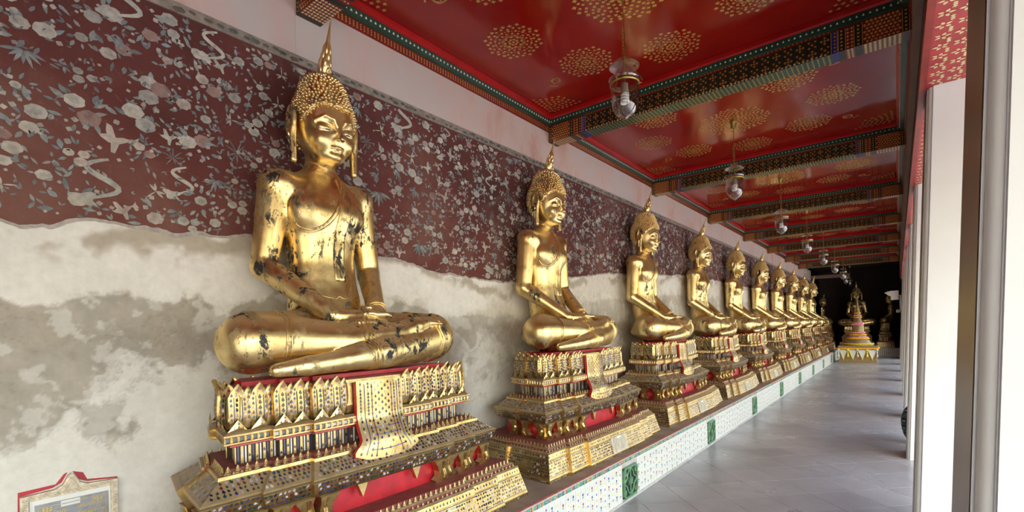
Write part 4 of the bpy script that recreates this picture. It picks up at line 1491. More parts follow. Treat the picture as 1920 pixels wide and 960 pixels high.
def tier(prof, mat, root, name, **kw):
    mb = MB()
    mb.grid([[(x, y, z) for x, y in plan(d)] for z, d in prof])
    return mb.mesh(name, mat)
PAL = [(.010, .014, .045), (.010, .045, .032), (.11, .010, .020), (.50, .50, .53), (.030, .040, .15), (.012, .050, .045), (.010, .014, .045), (.36, .33, .40)]
rp = random.Random(99)
inl = MB()
def inlay(p, n, up, s, c, asp=.62):
    side = n.cross(up)
    q = []
    for u, v in ((0, 1.25), (.40, .35), (.66, -.10), (.34, -.45), (0, -.85), (-.34, -.45), (-.66, -.10), (-.40, .35)):
        q.append(p + n * .0017 + up * (v * s * 1.2) + side * (u * s * 1.25 * asp / .62))
    inl.poly(q, c=c)
def scatter(z0, d0, z1, d1, pitch, s, ang=.5, palette=PAL, hexed=True, skip=0.0):
    A, Bq = seg_frames(d0), seg_frames(d1)
    for (a0, b0, n, L0), (a1, b1, _, L1) in zip(A, Bq):
        rise = Vector((0, 0, z1 - z0)); run = Vector((-n.x, -n.y, 0)) * (d1 - d0)
        up = (rise + run); H_ = up.length; up.normalize()
        N_ = Vector((n.x, n.y, 0)); nn = (N_ - up * N_.dot(up))
        if nn.length < .01: nn = Vector((0, 0, 1))
        nn.normalize()
        rows = max(1, int(H_ / pitch))
        for r in range(rows):
            t = (r + .5) / rows
            p0 = Vector((*a0.lerp(a1, t), z0 + (z1 - z0) * t)); p1 = Vector((*b0.lerp(b1, t), z0 + (z1 - z0) * t))
            cols = max(1, int((p1 - p0).length / pitch))
            for c in range(cols):
                if rp.random() < skip: continue
                f = (c + (.5 if (r % 2 and hexed) else .25) + rp.uniform(-.12, .12)) / cols
                if not .02 < f < .98: continue
                an = rp.uniform(-ang, ang)
                side = nn.cross(up)
                u2 = up * math.cos(an) + side * math.sin(an)
                inlay(p0.lerp(p1, f), nn, u2, s * rp.uniform(.8, 1.2), rp.choice(palette))
def stripe(z0, d0, z1, d1, t, w, c):
    """thin dark line of glass running round a tier at height fraction t"""
    A, Bq = seg_frames(d0), seg_frames(d1)
    for (a0, b0, n, L0), (a1, b1, _, L1) in zip(A, Bq):
        nn = Vector((n.x, n.y, 0)) * .0016
        q = []
        for tt, (pa, pb) in ((t - w, 'ab'), (t + w, 'ab')):
            q.append((Vector((*a0.lerp(a1, tt), z0 + (z1 - z0) * tt)) + nn, Vector((*b0.lerp(b1, tt), z0 + (z1 - z0) * tt)) + nn))
        inl.poly([q[0][0], q[0][1], q[1][1], q[1][0]], c=c)
LINE = (.012, .022, .03)
MESH = {}
MESH['base_block'] = tier([(0, 0), (.018, .0), (.020, .006), (.205, .050)], ORN, None, 'base_block')
scatter(.040, .012, .152, .038, .0215, .0090, 3.1)
scatter(.162, .041, .200, .049, .026, .0085, .3)
scatter(.002, .0, .018, .0, .024, .0065, 1.5)
stripe(.020, .006, .205, .050, .10, .010, LINE); stripe(.020, .006, .205, .050, .73, .012, LINE); stripe(.020, .006, .205, .050, .77, .006, (.16, .01, .02))
MESH['lower_step'] = tier([(.205, .050), (.205, .072), (.232, .076), (.232, .098), (.262, .100), (.262, .28)], DUSTRED, None, 'lower_step')
MESH['red_recess'] = tier([(.262, .235), (.47, .235)], RED, None, 'red_recess')
# fascia of the middle storey, flaring outwards towards its upper edge
FAS = [(.395, .235), (.395, .188), (.400, .182), (.430, .168), (.470, .150), (.486, .146), (.492, .150)]
MESH['fascia'] = tier(FAS, ORN, None, 'fascia')
scatter(.406, .178, .476, .149, .0205, .0088, 3.1)
stripe(.400, .182, .486, .146, .93, .012, LINE); stripe(.400, .182, .486, .146, .05, .012, LINE)
MESH['sloping_roof'] = tier([(.492, .150), (.558, .240)], ORN, None, 'sloping_roof')
scatter(.498, .158, .552, .232, .0225, .0088, .4)
MESH['upper_step'] = tier([(.558, .240), (.572, .238), (.572, .262), (.590, .264), (.590, .34)], DUSTRED, None, 'upper_step')
MESH['upper_moulding'] = tier([(.552, .233), (.556, .229), (.571, .231), (.573, .240)], ORN, None, 'upper_moulding')
MESH['lower_moulding'] = tier([(.203, .046), (.207, .044), (.214, .052), (.216, .060)], ORN, None, 'lower_moulding')
MESH['lower_moulding_top'] = tier([(.230, .074), (.233, .070), (.240, .078), (.241, .090)], ORN, None, 'lower_moulding_top')
MESH['colonnette_wall'] = tier([(.590, .322), (.676, .322)], DARKB, None, 'colonnette_wall')
MESH['jewel_band'] = tier([(.672, .322), (.676, .300), (.688, .290), (.694, .268), (.697, .262), (.740, .262), (.744, .270), (.752, .285)], ORN, None, 'jewel_band')
MESH['lotus_core'] = tier([(.752, .300), (.80, .285), (.90, .292), (.935, .300)], ORN, None, 'lotus_core')
MESH['seat_slab'] = None
mb = MB()
P0, P1, P2 = plan(.300), plan(.330), plan(.345)
mb.grid([[(x, y, .915) for x, y in P0], [(x, y, .925) for x, y in P1], [(x, y, .942) for x, y in P2]])
mb.poly([(x, y, .942) for x, y in P2[:-1]])
MESH['seat_slab'] = mb.mesh('seat_slab', DUSTRED)
mb = MB()
P3 = plan(.36)
mb.grid([[(x - .02, y * .99, .940) for x, y in P3], [(x - .02, y * .99, .964) for x, y in P3]])
mb.poly([(x - .02, y * .99, .964) for x, y in P3[:-1]])
MESH['red_cushion'] = mb.mesh('red_cushion', RED)
# rows of small pieces
def spike_mesh(w, h):
    mb = MB()
    ring = [(-.5, .0), (.5, .0)]
    prof = [(1.0, 0), (.80, .12), (.95, .26), (.55, .50), (.62, .56), (.30, .80), (0.02, 1.0)]
    for sx_ in (1,):
        P = [[(w * .35 * r * math.cos(a), w * .5 * r * math.sin(a), h * z) for a in np.linspace(0, 2 * math.pi, 7)[:-1]] for r, z in prof]
        mb.grid(P, closed_v=True)
    return mb.mesh('spike', ORN, smooth=False), mb
SPK_A, SPK_MA = spike_mesh(.030, .036)
SPK_B, SPK_MB = spike_mesh(.026, .026)
def along(d, pitch, end=.5):
    out = []
    for a, b, n, L in seg_frames(d):
        m = max(1, int(round(L / pitch)))
        for i in range(m):
            out.append((a.lerp(b, (i + end) / m), n))
    return out
ROWS = {}
ROWS['low_out'] = [(p, n, .205) for p, n in along(.064, .036)]
ROWS['low_in'] = [(p, n, .232) for p, n in along(.090, .038)]
ROWS['up_out'] = [(p, n, .558) for p, n in along(.245, .036)]
ROWS['up_in'] = [(p, n, .572) for p, n in along(.266 - .012, .041)]
def joined(rows, src):
    mb = MB()
    for p, n, z in rows:
        an = math.atan2(n.y, n.x); ca, sa_ = math.cos(an), math.sin(an); o = len(mb.v)
        mb.v += [(p.x + x * ca - y * sa_, p.y + x * sa_ + y * ca, z + zz_) for x, y, zz_ in src.v]
        mb.f += [tuple(i + o for i in f) for f in src.f]; mb.c += src.c; mb.m += src.m
    return mb
JOIN = {'scallop_row': merge(joined(ROWS['low_out'], SPK_MB), joined(ROWS['up_out'], SPK_MB)).mesh('scallop_row', ORN),
        'spike_row': merge(joined(ROWS['low_in'], SPK_MA), joined(ROWS['up_in'], SPK_MA)).mesh('spike_row', ORN)}
mb = MB()
i = 0
for p, n in along(.322, .0165):
    an = math.atan2(n.y, n.x); t = Vector((-n.y, n.x))
    c = [(.62, .63, .66), None, (.02, .03, .10), None][i % 4]
    hw_ = .0062 if c is None else .0036
    q0 = p + n * .004
    if c is None:
        for u0, u1 in ((-hw_, hw_),):
            A_ = [q0 + t * u0, q0 + t * u1]
            mb.poly([(*A_[0], .592), (*A_[1], .592), (*A_[1], .674), (*A_[0], .674)])
            mb.poly([(*(p + t * u0), .592), (*A_[0], .592), (*A_[0], .674), (*(p + t * u0), .674)])
            mb.poly([(*A_[1], .592), (*(p + t * u1), .592), (*(p + t * u1), .674), (*A_[1], .674)])
        inlay(Vector((*q0, .610 + .014 * (i % 3))), Vector((n.x, n.y, 0)), Vector((0, 0, 1)), .007, rp.choice(PAL))
    else:
        q0 = p + n * .002
        inl.poly([(*(q0 - t * hw_), .594), (*(q0 + t * hw_), .594), (*(q0 + t * hw_), .672), (*(q0 - t * hw_), .672)], c=c)
    i += 1
JOIN['colonnettes'] = mb.mesh('colonnettes', ORN)
mb = MB()
for p, n in along(.262, .031):
    t = Vector((-n.y, n.x)); N3 = Vector((n.x, n.y, 0)); z = .7185
    C = p + n * .0
    # raised frame with a square jewel
    for a in range(4):
        an0, an1 = a * math.pi / 2 + math.pi / 4, (a + 1) * math.pi / 2 + math.pi / 4
        o0, o1 = (.0138 * 1.41 * math.cos(an0), .0138 * 1.41 * math.sin(an0)), (.0138 * 1.41 * math.cos(an1), .0138 * 1.41 * math.sin(an1))
        i0, i1 = (o0[0] * .6, o0[1] * .6), (o1[0] * .6, o1[1] * .6)
        f = lambda q, h: Vector((*(C + t * q[0] + n * h), z + q[1]))
        mb.poly([f(o0, .001), f(o1, .001), f(i1, .006), f(i0, .006)])
    inl.poly([Vector((*(C + t * u + n * .0035), z + v)) for u, v in ((-.008, -.008), (.008, -.008), (.008, .008), (-.008, .008))], c=rp.choice([(.45, .46, .5), (.03, .05, .16), (.30, .32, .36), (.03, .08, .09)]))
JOIN['jewel_frames'] = mb.mesh('jewel_frames', ORN)
# red fillet line under the jewel band
inl2 = []
for a, b, n, L in seg_frames(.290):
    inl.poly([(*(a + n * .0025), .681), (*(b + n * .0025), .681), (*(b + n * .0025), .688), (*(a + n * .0025), .688)], c=(.40, .01, .02))
# ---- lotus petals
def petal_mesh(w, h, deep):
    prof = [(0, .006, .60), (.10, .018, .82), (.28, .026, 1.0), (.50, .024, 1.0), (.70, .019, .98), (.82, .020, .70), (.92, .028, .36), (1.0, .038, .04)]
    mb = MB(); G = []; Gb = []
    for t, o, ww in prof:
        row = []
        for u in (-1, -.55, 0, .55, 1):
            row.append((deep * o / .04 * .036 + .008 * (1 - abs(u)) - .004, u * w / 2 * ww, t * h))
        G.append(row); Gb.append([(x - .012, y, z) for x, y, z in row])
    mb.grid(G); mb.grid(Gb, flip=True)
    mb.grid([[g[0] for g in Gb], [g[0] for g in G]], flip=True); mb.grid([[g[-1] for g in G], [g[-1] for g in Gb]], flip=True)
    return mb.mesh('petal', ORN, merge=True, angle=40), prof
PET_L, prL = petal_mesh(.080, .210, 1.0)
PET_S, prS = petal_mesh(.058, .194, .70)
PETALS = []
lot = []
for a, b, n, L in seg_frames(.300):
    m = max(2, int(round(L / .0455)))
    if m % 2: m += 1
    for i in range(m):
        p = a.lerp(b, (i + .5) / m)
        if n.x > .9 and abs(p.y) < .175: continue
        PETALS.append((p, n, i % 2 == 0))
# corner petals set diagonally
for sgn in (-1, 1):
    w = PW0 - 1.2 * .300
    PETALS.append((Vector((-.300 - .01, sgn * (w - .01))), Vector((.7071, sgn * .7071)), True))
for p, n, big in PETALS:
    pr, h, deep, w = (prL, .210, 1.0, .080) if big else (prS, .194, .70, .058)
    N3 = Vector((n.x, n.y, 0)); t3v = Vector((-n.y, n.x, 0))
    def on(t, u):
        o = np.interp(t, [q[0] for q in pr], [q[1] for q in pr])
        return Vector((p.x, p.y, .758 + t * h)) + N3 * (deep * o / .04 * .036 + .008 * (1 - abs(u)) - .004) + t3v * (u * w / 2 * float(np.interp(t, [q[0] for q in pr], [q[2] for q in pr])))
    if big:
        for sg in (-1, 1):
            for q in range(6):
                inlay(on(.22 + .105 * q, sg * .74), N3, Vector((0, 0, 1)), .0078, PAL[(q + (sg > 0)) % 4 + 1])
            for q in range(6):
                t0, t1 = .16 + .09 * q, .16 + .09 * (q + 1)
                inl.poly([on(t0, sg * .50) + N3 * .0016, on(t0, sg * .40) + N3 * .0016, on(t1, sg * .40) + N3 * .0016, on(t1, sg * .50) + N3 * .0016], c=LINE)
        for q in range(5): inlay(on(.18 + .12 * q, 0), N3, Vector((0, 0, 1)), .0095, rp.choice(PAL[:3]))
        inlay(on(.86, 0), N3, Vector((0, 0, 1)), .0085, (.20, .015, .03))
    else:
        for q in range(6): inlay(on(.26 + .12 * q, 0), N3, Vector((0, 0, 1)), .0085, (PAL[2], PAL[0], PAL[4], PAL[3])[q % 4])
# triangular leaf courses at the foot of the petals
mb = MB()
for p, n in along(.272, .091):
    t = Vector((-n.y, n.x))
    if n.x > .9 and abs(p.y) < .19: continue
    A = [(*(p - t * .042), .753), (*(p + t * .042), .753), (*(p + n * .008), .806)]
    C_ = (*(p + n * .014), .770)
    for i in range(3): mb.poly([A[i], A[(i + 1) % 3], C_])
    for u, z in ((-.018, .766), (.018, .766), (0, .772), (0, .788)):
        inlay(Vector((*(p + t * u + n * .0125), z)), Vector((n.x, n.y, .15)).normalized(), Vector((0, 0, 1)), .0065, rp.choice(PAL))
JOIN['leaf_course'] = mb.mesh('leaf_course', ORN)
# ---- apron cloth
def apron():
    G, Gb, E = [], [], []
    n = 22
    for i in range(n):
        t = i / (n - 1)
        z = .925 - .385 * t
        out = 2 * PE - .300 + .036 + .010 * math.sin(t * 3) + (.075 * smooth01(t, .45, 1.0))
        hw_ = .150 + .006 * t + .055 * smooth01(t, .80, .97)
        row = []
        for j in range(15):
            u = j / 7 - 1
            drop = 0 if t < .8 else -.045 * (1 - u * u) * smooth01(t, .8, 1)
            row.append((out + .018 * (1 - u * u), u * hw_, z + drop))
        G.append(row); Gb.append([(x - .022, y * 1.02, zz_ - .006) for x, y, zz_ in row])
    a, b = MB(), MB()
    a.grid(G, flip=True)
    b.grid(Gb); b.grid([[g[0] for g in Gb], [g[0] for g in G]], flip=False); b.grid([[g[-1] for g in G], [g[-1] for g in Gb]]); b.grid([G[-1], Gb[-1]]); b.grid([Gb[0], G[0]])
    for i in range(1, n - 1):
        for j in range(1, 14):
            q = Vector(G[i][j]); du = (Vector(G[i][j + 1]) - Vector(G[i][j - 1])).normalized(); dv = (Vector(G[i - 1][j]) - Vector(G[i + 1][j])).normalized()
            nn = du.cross(dv); nn = nn if nn.x > 0 else -nn
            edge = j in (1, 3, 11, 13)
            if (edge or (i + j) % 2 == 0) and j not in (2, 12): inlay(q, nn, dv, .0080, rp.choice(PAL))
    for j in (2, 4, 10, 12):
        for i in range(1, n - 2):
            q0, q1 = Vector(G[i][j]), Vector(G[i + 1][j])
            inl.poly([q0 + Vector((.0018, -.0022, 0)), q0 + Vector((.0018, .0022, 0)), q1 + Vector((.0018, .0022, 0)), q1 + Vector((.0018, -.0022, 0))], c=(.03, .04, .20) if j in (2, 12) else (.20, .012, .02))
    for i in (14, 16, 19):
        for j in range(3, 11):
            q0, q1 = Vector(G[i][j]), Vector(G[i][j + 1])
            inl.poly([q0 + Vector((.0018, 0, -.0022)), q1 + Vector((.0018, 0, -.0022)), q1 + Vector((.0018, 0, .0022)), q0 + Vector((.0018, 0, .0022))], c=(.03, .04, .20))
    return a.mesh('apron', ORN, smooth=True), b.mesh('apron_lining', RED)
APRON, APLIN = apron()
# ---- bracket feet of the middle storey
def foot_mesh(sg):
    mb = MB()
    O = [(-.030, 0), (.046, 0), (.052, .016), (.030, .038), (.022, .066), (.036, .100), (.064, .136), (-.040, .136), (-.034, .100), (-.040, .066), (-.044, .034), (-.042, .014)]
    O = [(sg * u, v) for u, v in O]
    if sg < 0: O = O[::-1]
    def t3(u, v, d):
        bul = .020 * math.sin(math.pi * min(1, v / .07)) * (1 if v < .07 else 0) + .024 * (v / .136) ** 2
        return (d + bul, u, v)
    mb.prism(O, t3, -.05, .0)
    # scroll ridges
    for q in (.35, .65):
        pts = [t3(sg * (-.036 + q * .06 * (1 - .3 * math.sin(3 * v / .136))), v, .002) for v in np.linspace(.01, .128, 8)]
        mb.tube(pts, .005, 5)
    return mb.mesh('bracket_foot', ORN, angle=50)
FOOT = {1: foot_mesh(1), -1: foot_mesh(-1)}
mb = MB()
mb.prism([(-.03, .10), (.0, .03), (.03, .10)], lambda u, v, d: (d, u, v + .0), -.02, .012)
PEND = mb.mesh('pendant', ORN)
mb = MB()
FEET = []
w = PW0 - 1.2 * .185
for sg in (-1, 1):
    FEET += [((-.185, sg * (w - .05)), 0, -sg), ((-.185, sg * (.74 * w + .035)), 0, sg), ((PE - .185, sg * (.74 * w - .055)), 0, -sg), ((PE - .185, sg * (.50 * w + .035)), 0, sg), ((2 * PE - .185, sg * (.50 * w - .06)), 0, -sg)]
    a = sg * math.pi / 2
    FEET += [((-.185 - .05, sg * (w - .01)), a, sg), ((-.42, sg * (w - .045)), a, -sg), ((-.54, sg * (w - .04)), a, sg)]
PENDS = [((2 * PE - .185, .0 + .30 * q), 0) for q in (-.6, .6)]
# little white stone tablet on the foot of the plinth
mb = MB(); mb.prism([(-.150, .030), (.150, .030), (.146, .168), (-.146, .168)], lambda u, v, d: (2 * PE - .05 * (v / .205) + d, u, v), 0, .010)
TABLET = mb.mesh('stone_tablet', plain('pale_tablet', (.52, .46, .36), .6, 0, .25, 30))
mb = MB()
rl = random.Random(4)
for r in range(8):
    for c_ in range(2):
        u = -.125 + c_ * .13
        while u < -.125 + c_ * .13 + .10:
            l = rl.uniform(.006, .018); v = .152 - r * .0145
            mb.poly([(2 * PE - .05 * (vv / .205) + .0112, uu, vv) for uu, vv in ((u, v), (u + l, v), (u + l, v + .006), (u, v + .006))])
            u += l + .005
LETTERS = mb.mesh('carved_lettering', plain('carved_line', (.30, .25, .18), .7))
mb = MB(); mb.prism([(-.035, .148), (.035, .148), (.035, .166), (-.035, .166)], lambda u, v, d: (2 * PE - .05 * (v / .205) + d, u, v), .0105, .0125)
SLIP = mb.mesh('paper_slip', LABELW)
INLAYM = inl.mesh('glass_inlay', INLAY)
print('inlays', len(inl.f))
def pedestal(loc, level, rz=0, scale=1.0, tablet=True):
    root = empty('pedestal', loc, rz, scale)
    for nm, me_ in MESH.items(): link(nm, me_, root)
    for nm, me_ in JOIN.items():
        if nm == 'spike_row' and level == 0: continue
        link(nm, me_, root, kind='stuff')
    if level == 0:
        for key in ('low_in', 'up_in'):
            for p, n, z in ROWS[key]: link('spike', SPK_A, root, (p.x, p.y, z), (0, 0, math.atan2(n.y, n.x)))
    if level <= 1:
        for p, n, big in PETALS: link('petal', PET_L if big else PET_S, root, (p.x, p.y, .758), (0, 0, math.atan2(n.y, n.x)))
    else:
        link('petal_row', PET_ROW, root, kind='stuff')
    link('glass_inlay', INLAYM, root, kind='stuff')
    ap = link('apron', APRON, root); link('lining', APLIN, ap)
    for (x, y), a, sg in FEET: link('bracket_foot', FOOT[sg], root, (x, y, .262), (0, 0, a))
    for (x, y), a in PENDS: link('pendant', PEND, root, (x, y, .30), (0, 0, a))
    if tablet:
        tb_ = link('stone_tablet', TABLET, root); link('carved_lettering', LETTERS, tb_, kind='stuff'); link('paper_slip', SLIP, tb_)
    return root
mb = MB()
for p, n, big in PETALS:
    src = PET_L if big else PET_S
    an = math.atan2(n.y, n.x); ca, sa_ = math.cos(an), math.sin(an); o = len(mb.v)
    for v in src.vertices: mb.v.append((p.x + v.co.x * ca - v.co.y * sa_, p.y + v.co.x * sa_ + v.co.y * ca, .758 + v.co.z))
    for f in src.polygons: mb.f.append(tuple(i + o for i in f.vertices)); mb.c.append(None); mb.m.append(0)
PET_ROW = mb.mesh('petal_row', ORN, angle=40)
for k in range(10):
    p = pedestal((-2.0764, YC(k) + .015, PLAT_Z), 0 if k == 0 else (1 if k < 5 else 2), tablet=k > 0)
    if k == 0: lab = 'nearest gilded pedestal with lotus petals, red lined apron and coloured glass inlay'
    else: lab = 'gilded tiered pedestal with glass inlay and red apron lining, %s from the camera' % NTH[k]
    setp(p, lab, 'pedestal', 'gilded pedestals under the row of Buddhas')

# ================================================================== HANGING LAMPS
def lamp_meshes():
    M = {}
    mb = MB(); mb.lathe([(.0, 0), (.040, 0), (.040, -.012), (.034, -.018), (.030, -.060), (.022, -.078), (.008, -.084), (.0, -.084)], 20); M['ceiling_cap'] = (mb.mesh('ceiling_cap', BRASS, angle=40), None)
    mb = MB(); mb.tube([(0, 0, -.08), (.002, 0, -.26)], .0035, 8)
    mb.tube([(.004, 0, -.26), (.009, .002, -.36), (.006, .001, -.44), (.004, 0, -.50)], .0035, 8); M['stem'] = (mb.mesh('stem', BRASS, smooth=True), None)
    mb = MB()
    for i in range(9):
        z = -.27 - i * .026; pl = i % 2
        pts = [((.006 * math.cos(t) if pl else 0) - .004, (0 if pl else .006 * math.cos(t)), z - .012 + .017 * math.sin(t)) for t in np.linspace(0, 2 * math.pi, 9)[:-1]]
        mb.tube(pts, .0018, 5, closed=True)
    M['chain'] = (mb.mesh('chain', BRASS), None)
    # glass smoke lid: shallow ribbed saucer
    mb = MB(); prof = [(.010, -.500), (.030, -.506), (.034, -.504), (.055, -.516), (.060, -.514), (.082, -.530), (.098, -.545), (.103, -.548), (.103, -.552), (.098, -.551), (.080, -.536), (.056, -.520), (.030, -.511), (.010, -.506)]
    mb.lathe(prof, 32); M['glass_lid'] = (mb.mesh('glass_lid', GLASS, smooth=True), None)
    mb = MB(); mb.tube([(0, 0, -.49), (0, 0, -.67)], .006, 10); mb.lathe([(.0, -.485), (.016, -.487), (.016, -.497), (.0, -.499)], 14); M['rod'] = (mb.mesh('rod', BRASS, smooth=True), None)
    # bell jar
    out = [(.108, -.634), (.110, -.640), (.104, -.648), (.098, -.662), (.096, -.690), (.095, -.740), (.093, -.790), (.087, -.830), (.072, -.866), (.046, -.892), (.020, -.903), (.018, -.912), (.008, -.918), (0.0005, -.918)]
    inn = [(max(.0005, r - .003), z + .002) for r, z in out[::-1][2:]]
    mb = MB(); mb.lathe(out + inn, 36); M['bell_jar'] = (mb.mesh('bell_jar', GLASS, smooth=True), None)
    mb = MB(); mb.lathe([(.098, -.655), (.101, -.655), (.101, -.678), (.098, -.678), (.0965, -.666), (.098, -.655)], 36); M['brass_ring'] = (mb.mesh('brass_ring', BRASS, smooth=True), None)
    for i in range(3):
        a = i * 2 * math.pi / 3 + .5
        d = Vector((math.cos(a), math.sin(a), 0))
        mb = MB(); mb.tube([d * .101 + Vector((0, 0, -.672)), d * .116 + Vector((0, 0, -.668)), d * .120 + Vector((0, 0, -.650)), d * .112 + Vector((0, 0, -.640)), d * .113 + Vector((0, 0, -.630))], .003, 6)
        mb.tube([d * .113 + Vector((0, 0, -.634)), d * .012 + Vector((0, 0, -.500))], .0012, 5)
        M['hook%d' % i] = (mb.mesh('hook', BRASS, smooth=True), None)
    mb = MB(); mb.lathe([(.0, -.665), (.024, -.668), (.026, -.72), (.022, -.735), (.0, -.735)], 18); M['lamp_holder'] = (mb.mesh('lamp_holder', plain('dull_holder', (.30, .24, .17), .5), angle=40), None)
    mb = MB(); pts = []
    for t in np.linspace(0, 1, 70):
        an = t * 2 * math.pi * 3.6
        pts.append((.022 * math.cos(an), .022 * math.sin(an), -.735 - .068 * t))
    mb.tube(pts, .0085, 8); mb.lathe([(.0, -.712), (.021, -.714), (.021, -.738), (.0, -.740)], 16); M['bulb'] = (mb.mesh('bulb', BULB, smooth=True), None)
    return M
LM = lamp_meshes()
def lamp(x, y, z):
    r = empty('pendant_lamp', (x, y, z))
    for nm, (me_, _) in LM.items(): link(nm.rstrip('012'), me_, r)
    return r
for k in range(7):
    y = BEAM0 + BEAM_W + BAY_L / 2 + k * PB
    r = lamp(BCX, y, CEIL_Z - .002)
    lab = 'glass bell jar lamp on a chain, nearest and largest of the hanging row' if k == 0 else 'glass bell jar lamp hanging from red ceiling, %s from the camera' % NTH[k]
    setp(r, lab, 'lamp', 'bell jar lamps down the middle of the ceiling')
for i, (x, y) in enumerate(((-1.62, 24.2), (-1.60, 26.0))):
    setp(lamp(x, y, 4.0), 'dim glass bell jar lamp in the far dark hall, %s' % ('left one' if i == 0 else 'right and lower one'), 'lamp', 'bell jar lamps in the far hall')

# ================================================================== WALL PLAQUE
pq = setp(empty('wall_plaque', (WALL_X, .450, .80)), 'grey marble tablet with gold lettering in a carved cream frame on the stained wall', 'plaque')
hw_, top, bot = .168, .105, -.36
t3 = lambda u, v, d: (d, u, v)
mb = MB(); mb.box((.001, -hw_ + .03, bot), (.012, hw_ - .02, top - .028)); mb.build('mount', LABELW, pq)
mb = MB(); mb.box((.012, -.122, bot + .02), (.017, .134, top - .050)); slab = mb.build('marble_slab', MARBLE, pq)
fr = MB()
fr.prism([(-hw_, bot), (-hw_ + .026, bot), (-hw_ + .026, top - .024), (-hw_, top)], t3, .001, .026)
fr.prism([(hw_ - .026, bot), (hw_, bot), (hw_, top), (hw_ - .026, top - .024)], t3, .001, .026)
arch = [(-hw_, top), (-hw_ + .026, top - .024), (hw_ - .026, top - .024), (hw_, top), (.055, top + .006), (.028, top + .022), (.010, top + .058), (.0, top + .068), (-.010, top + .058), (-.028, top + .022), (-.055, top + .006)]
fr.prism(arch, t3, .001, .026)
fr.prism([(-hw_, bot - .026), (hw_, bot - .026), (hw_ - .026, bot), (-hw_ + .026, bot)], t3, .001, .026)
rq = random.Random(8)
def curls(mb, a, b, n):
    for i in range(n):
        t = (i + .5) / n
        u, v = a[0] + (b[0] - a[0]) * t, a[1] + (b[1] - a[1]) * t
        mb.tube([(.0265, u + .008 * math.cos(q) * (1 - q / 8), v + .008 * math.sin(q) * (1 - q / 8)) for q in np.linspace(0, 6, 9)], .0036, 5)
cv = MB()
curls(cv, (-hw_ + .012, bot), (-hw_ + .012, top - .01), 22); curls(cv, (hw_ - .012, bot), (hw_ - .012, top - .01), 22); curls(cv, (-hw_ + .02, top - .012), (hw_ - .02, top - .012), 18)
cv.tube([(.026, -.022, top + .0), (.030, -.012, top + .022), (.030, 0, top + .046), (.030, .012, top + .022), (.026, .022, top + .0)], .006, 6)
fo = fr.build('carved_frame', FRAMEC, pq); cv.build('carved_scrolls', FRAMEC, fo, kind='stuff')
rd = MB()
R_ = RED
rd.poly([(.0012, u, v) for u, v in ((-hw_ - .012, bot), (-hw_, bot), (-hw_, top), (-.06, top + .012), (-.03, top + .028), (-.008, top + .072), (-.022, top + .066), (-.05, top + .026), (-hw_ - .004, top + .020))])
rd.poly([(.0012, u, v) for u, v in ((hw_ + .006, bot), (hw_, bot), (hw_, top), (.06, top + .012), (.03, top + .028), (.008, top + .072), (.045, top + .058), (.06, top + .022), (hw_ + .005, top + .006))][::-1])
rd.build('red_paint_margin', RED, pq)
gb = MB()
for u0, u1, v0, v1 in ((-.112, .124, top - .064, top - .062), (-.112, -.110, bot + .03, top - .062), (.122, .124, bot + .03, top - .062)):
    gb.box((.0172, u0, v0), (.0180, u1, v1))
for sg in (-1, 1):
    for i in range(6):
        gb.poly([(.0181, u, v) for u, v in shape(DROP, sg * (.100 - .012 * (i % 3)) + .006, top - .072 - .010 * (i // 3), .006, i)])
gb.build('gold_border', TEXTG, slab)
mb = MB(); mb.box((.0172, -.036, top - .078), (.0185, .030, top - .052)); slip = mb.build('paper_label', LABELW, pq)
def text_mesh(txt, size, mat, parent, y, z, x, align='CENTER', name='lettering'):
    cu = bpy.data.curves.new(name, 'FONT'); cu.body = txt; cu.size = size; cu.align_x = align; cu.extrude = .0003
    ob = bpy.data.objects.new(name + '_tmp', cu); COL.objects.link(ob)
    dg = bpy.context.evaluated_depsgraph_get(); dg.update()
    me_ = bpy.data.meshes.new_from_object(ob.evaluated_get(dg))
    bpy.data.objects.remove(ob, do_unlink=True); bpy.data.curves.remove(cu)
    me_.materials.clear(); me_.materials.append(mat)
    o = link(name, me_, parent, (x, y, z), (math.pi / 2, 0, math.pi / 2))
    return o
left = ['นางลำยง', 'นายสวน', 'นางเฉือน', 'นายบุญมี', 'นางสาย', 'นายเจริญ']
right = ['เลนาะพิณ', 'เถียนประไพ', 'เถียนประไพ', 'เลาว์ภักกุล', 'เถียนประไพ', 'สุขเกษม']
for i, (a, b) in enumerate(zip(left, right)):
    z = top - .105 - i * .033
    text_mesh(a, .024, TEXTG, slab, -.060, z, .0178)
    text_mesh(b, .024, TEXTG, slab, .066, z + .006, .0178)
text_mesh('ธรรมมงคลสวัสดิ์', .009, INK, slip, -.003, top - .068, .0190)

# ================================================================== PLAID BAG BEHIND THE COLUMN
Bg = Field((-.24, -.20, -.02), (.24, .20, .60), .015)
Bg.d = Bg.ell((0, 0, .27), (.19, .15, .265)).astype(np.float32)
Bg.add(Bg.ell((.02, 0, .14), (.15, .14, .14)), .08)
Bg.d = np.maximum(Bg.d, .004 - Bg.Z)
Vg, Fg = Bg.mesh()
bag = setp(empty('plaid_bag', (.205, 8.02, 0)), 'rounded dark blue plaid bag with black piping bulging out beside a column', 'bag')
link('cloth', arr_mesh('bag_cloth', Vg, Fg, PLAID), bag)
pts = []
for t in np.linspace(-.2, 2.6, 26):
    c = Vector((-.02, 0, .26)); dr = Vector((-math.cos(t) * .6, -.55, math.sin(t) - .25)).normalized()
    rs = np.arange(.02, .4, .004); d = Bg.at(np.array([c + dr * float(q) for q in rs])); kx = int(np.argmax(d > 0))
    pts.append(c + dr * float(rs[kx]))
mb = MB(); mb.tube(pts, .016, 8); mb.build('piping', BLACKC, bag, smooth=True)

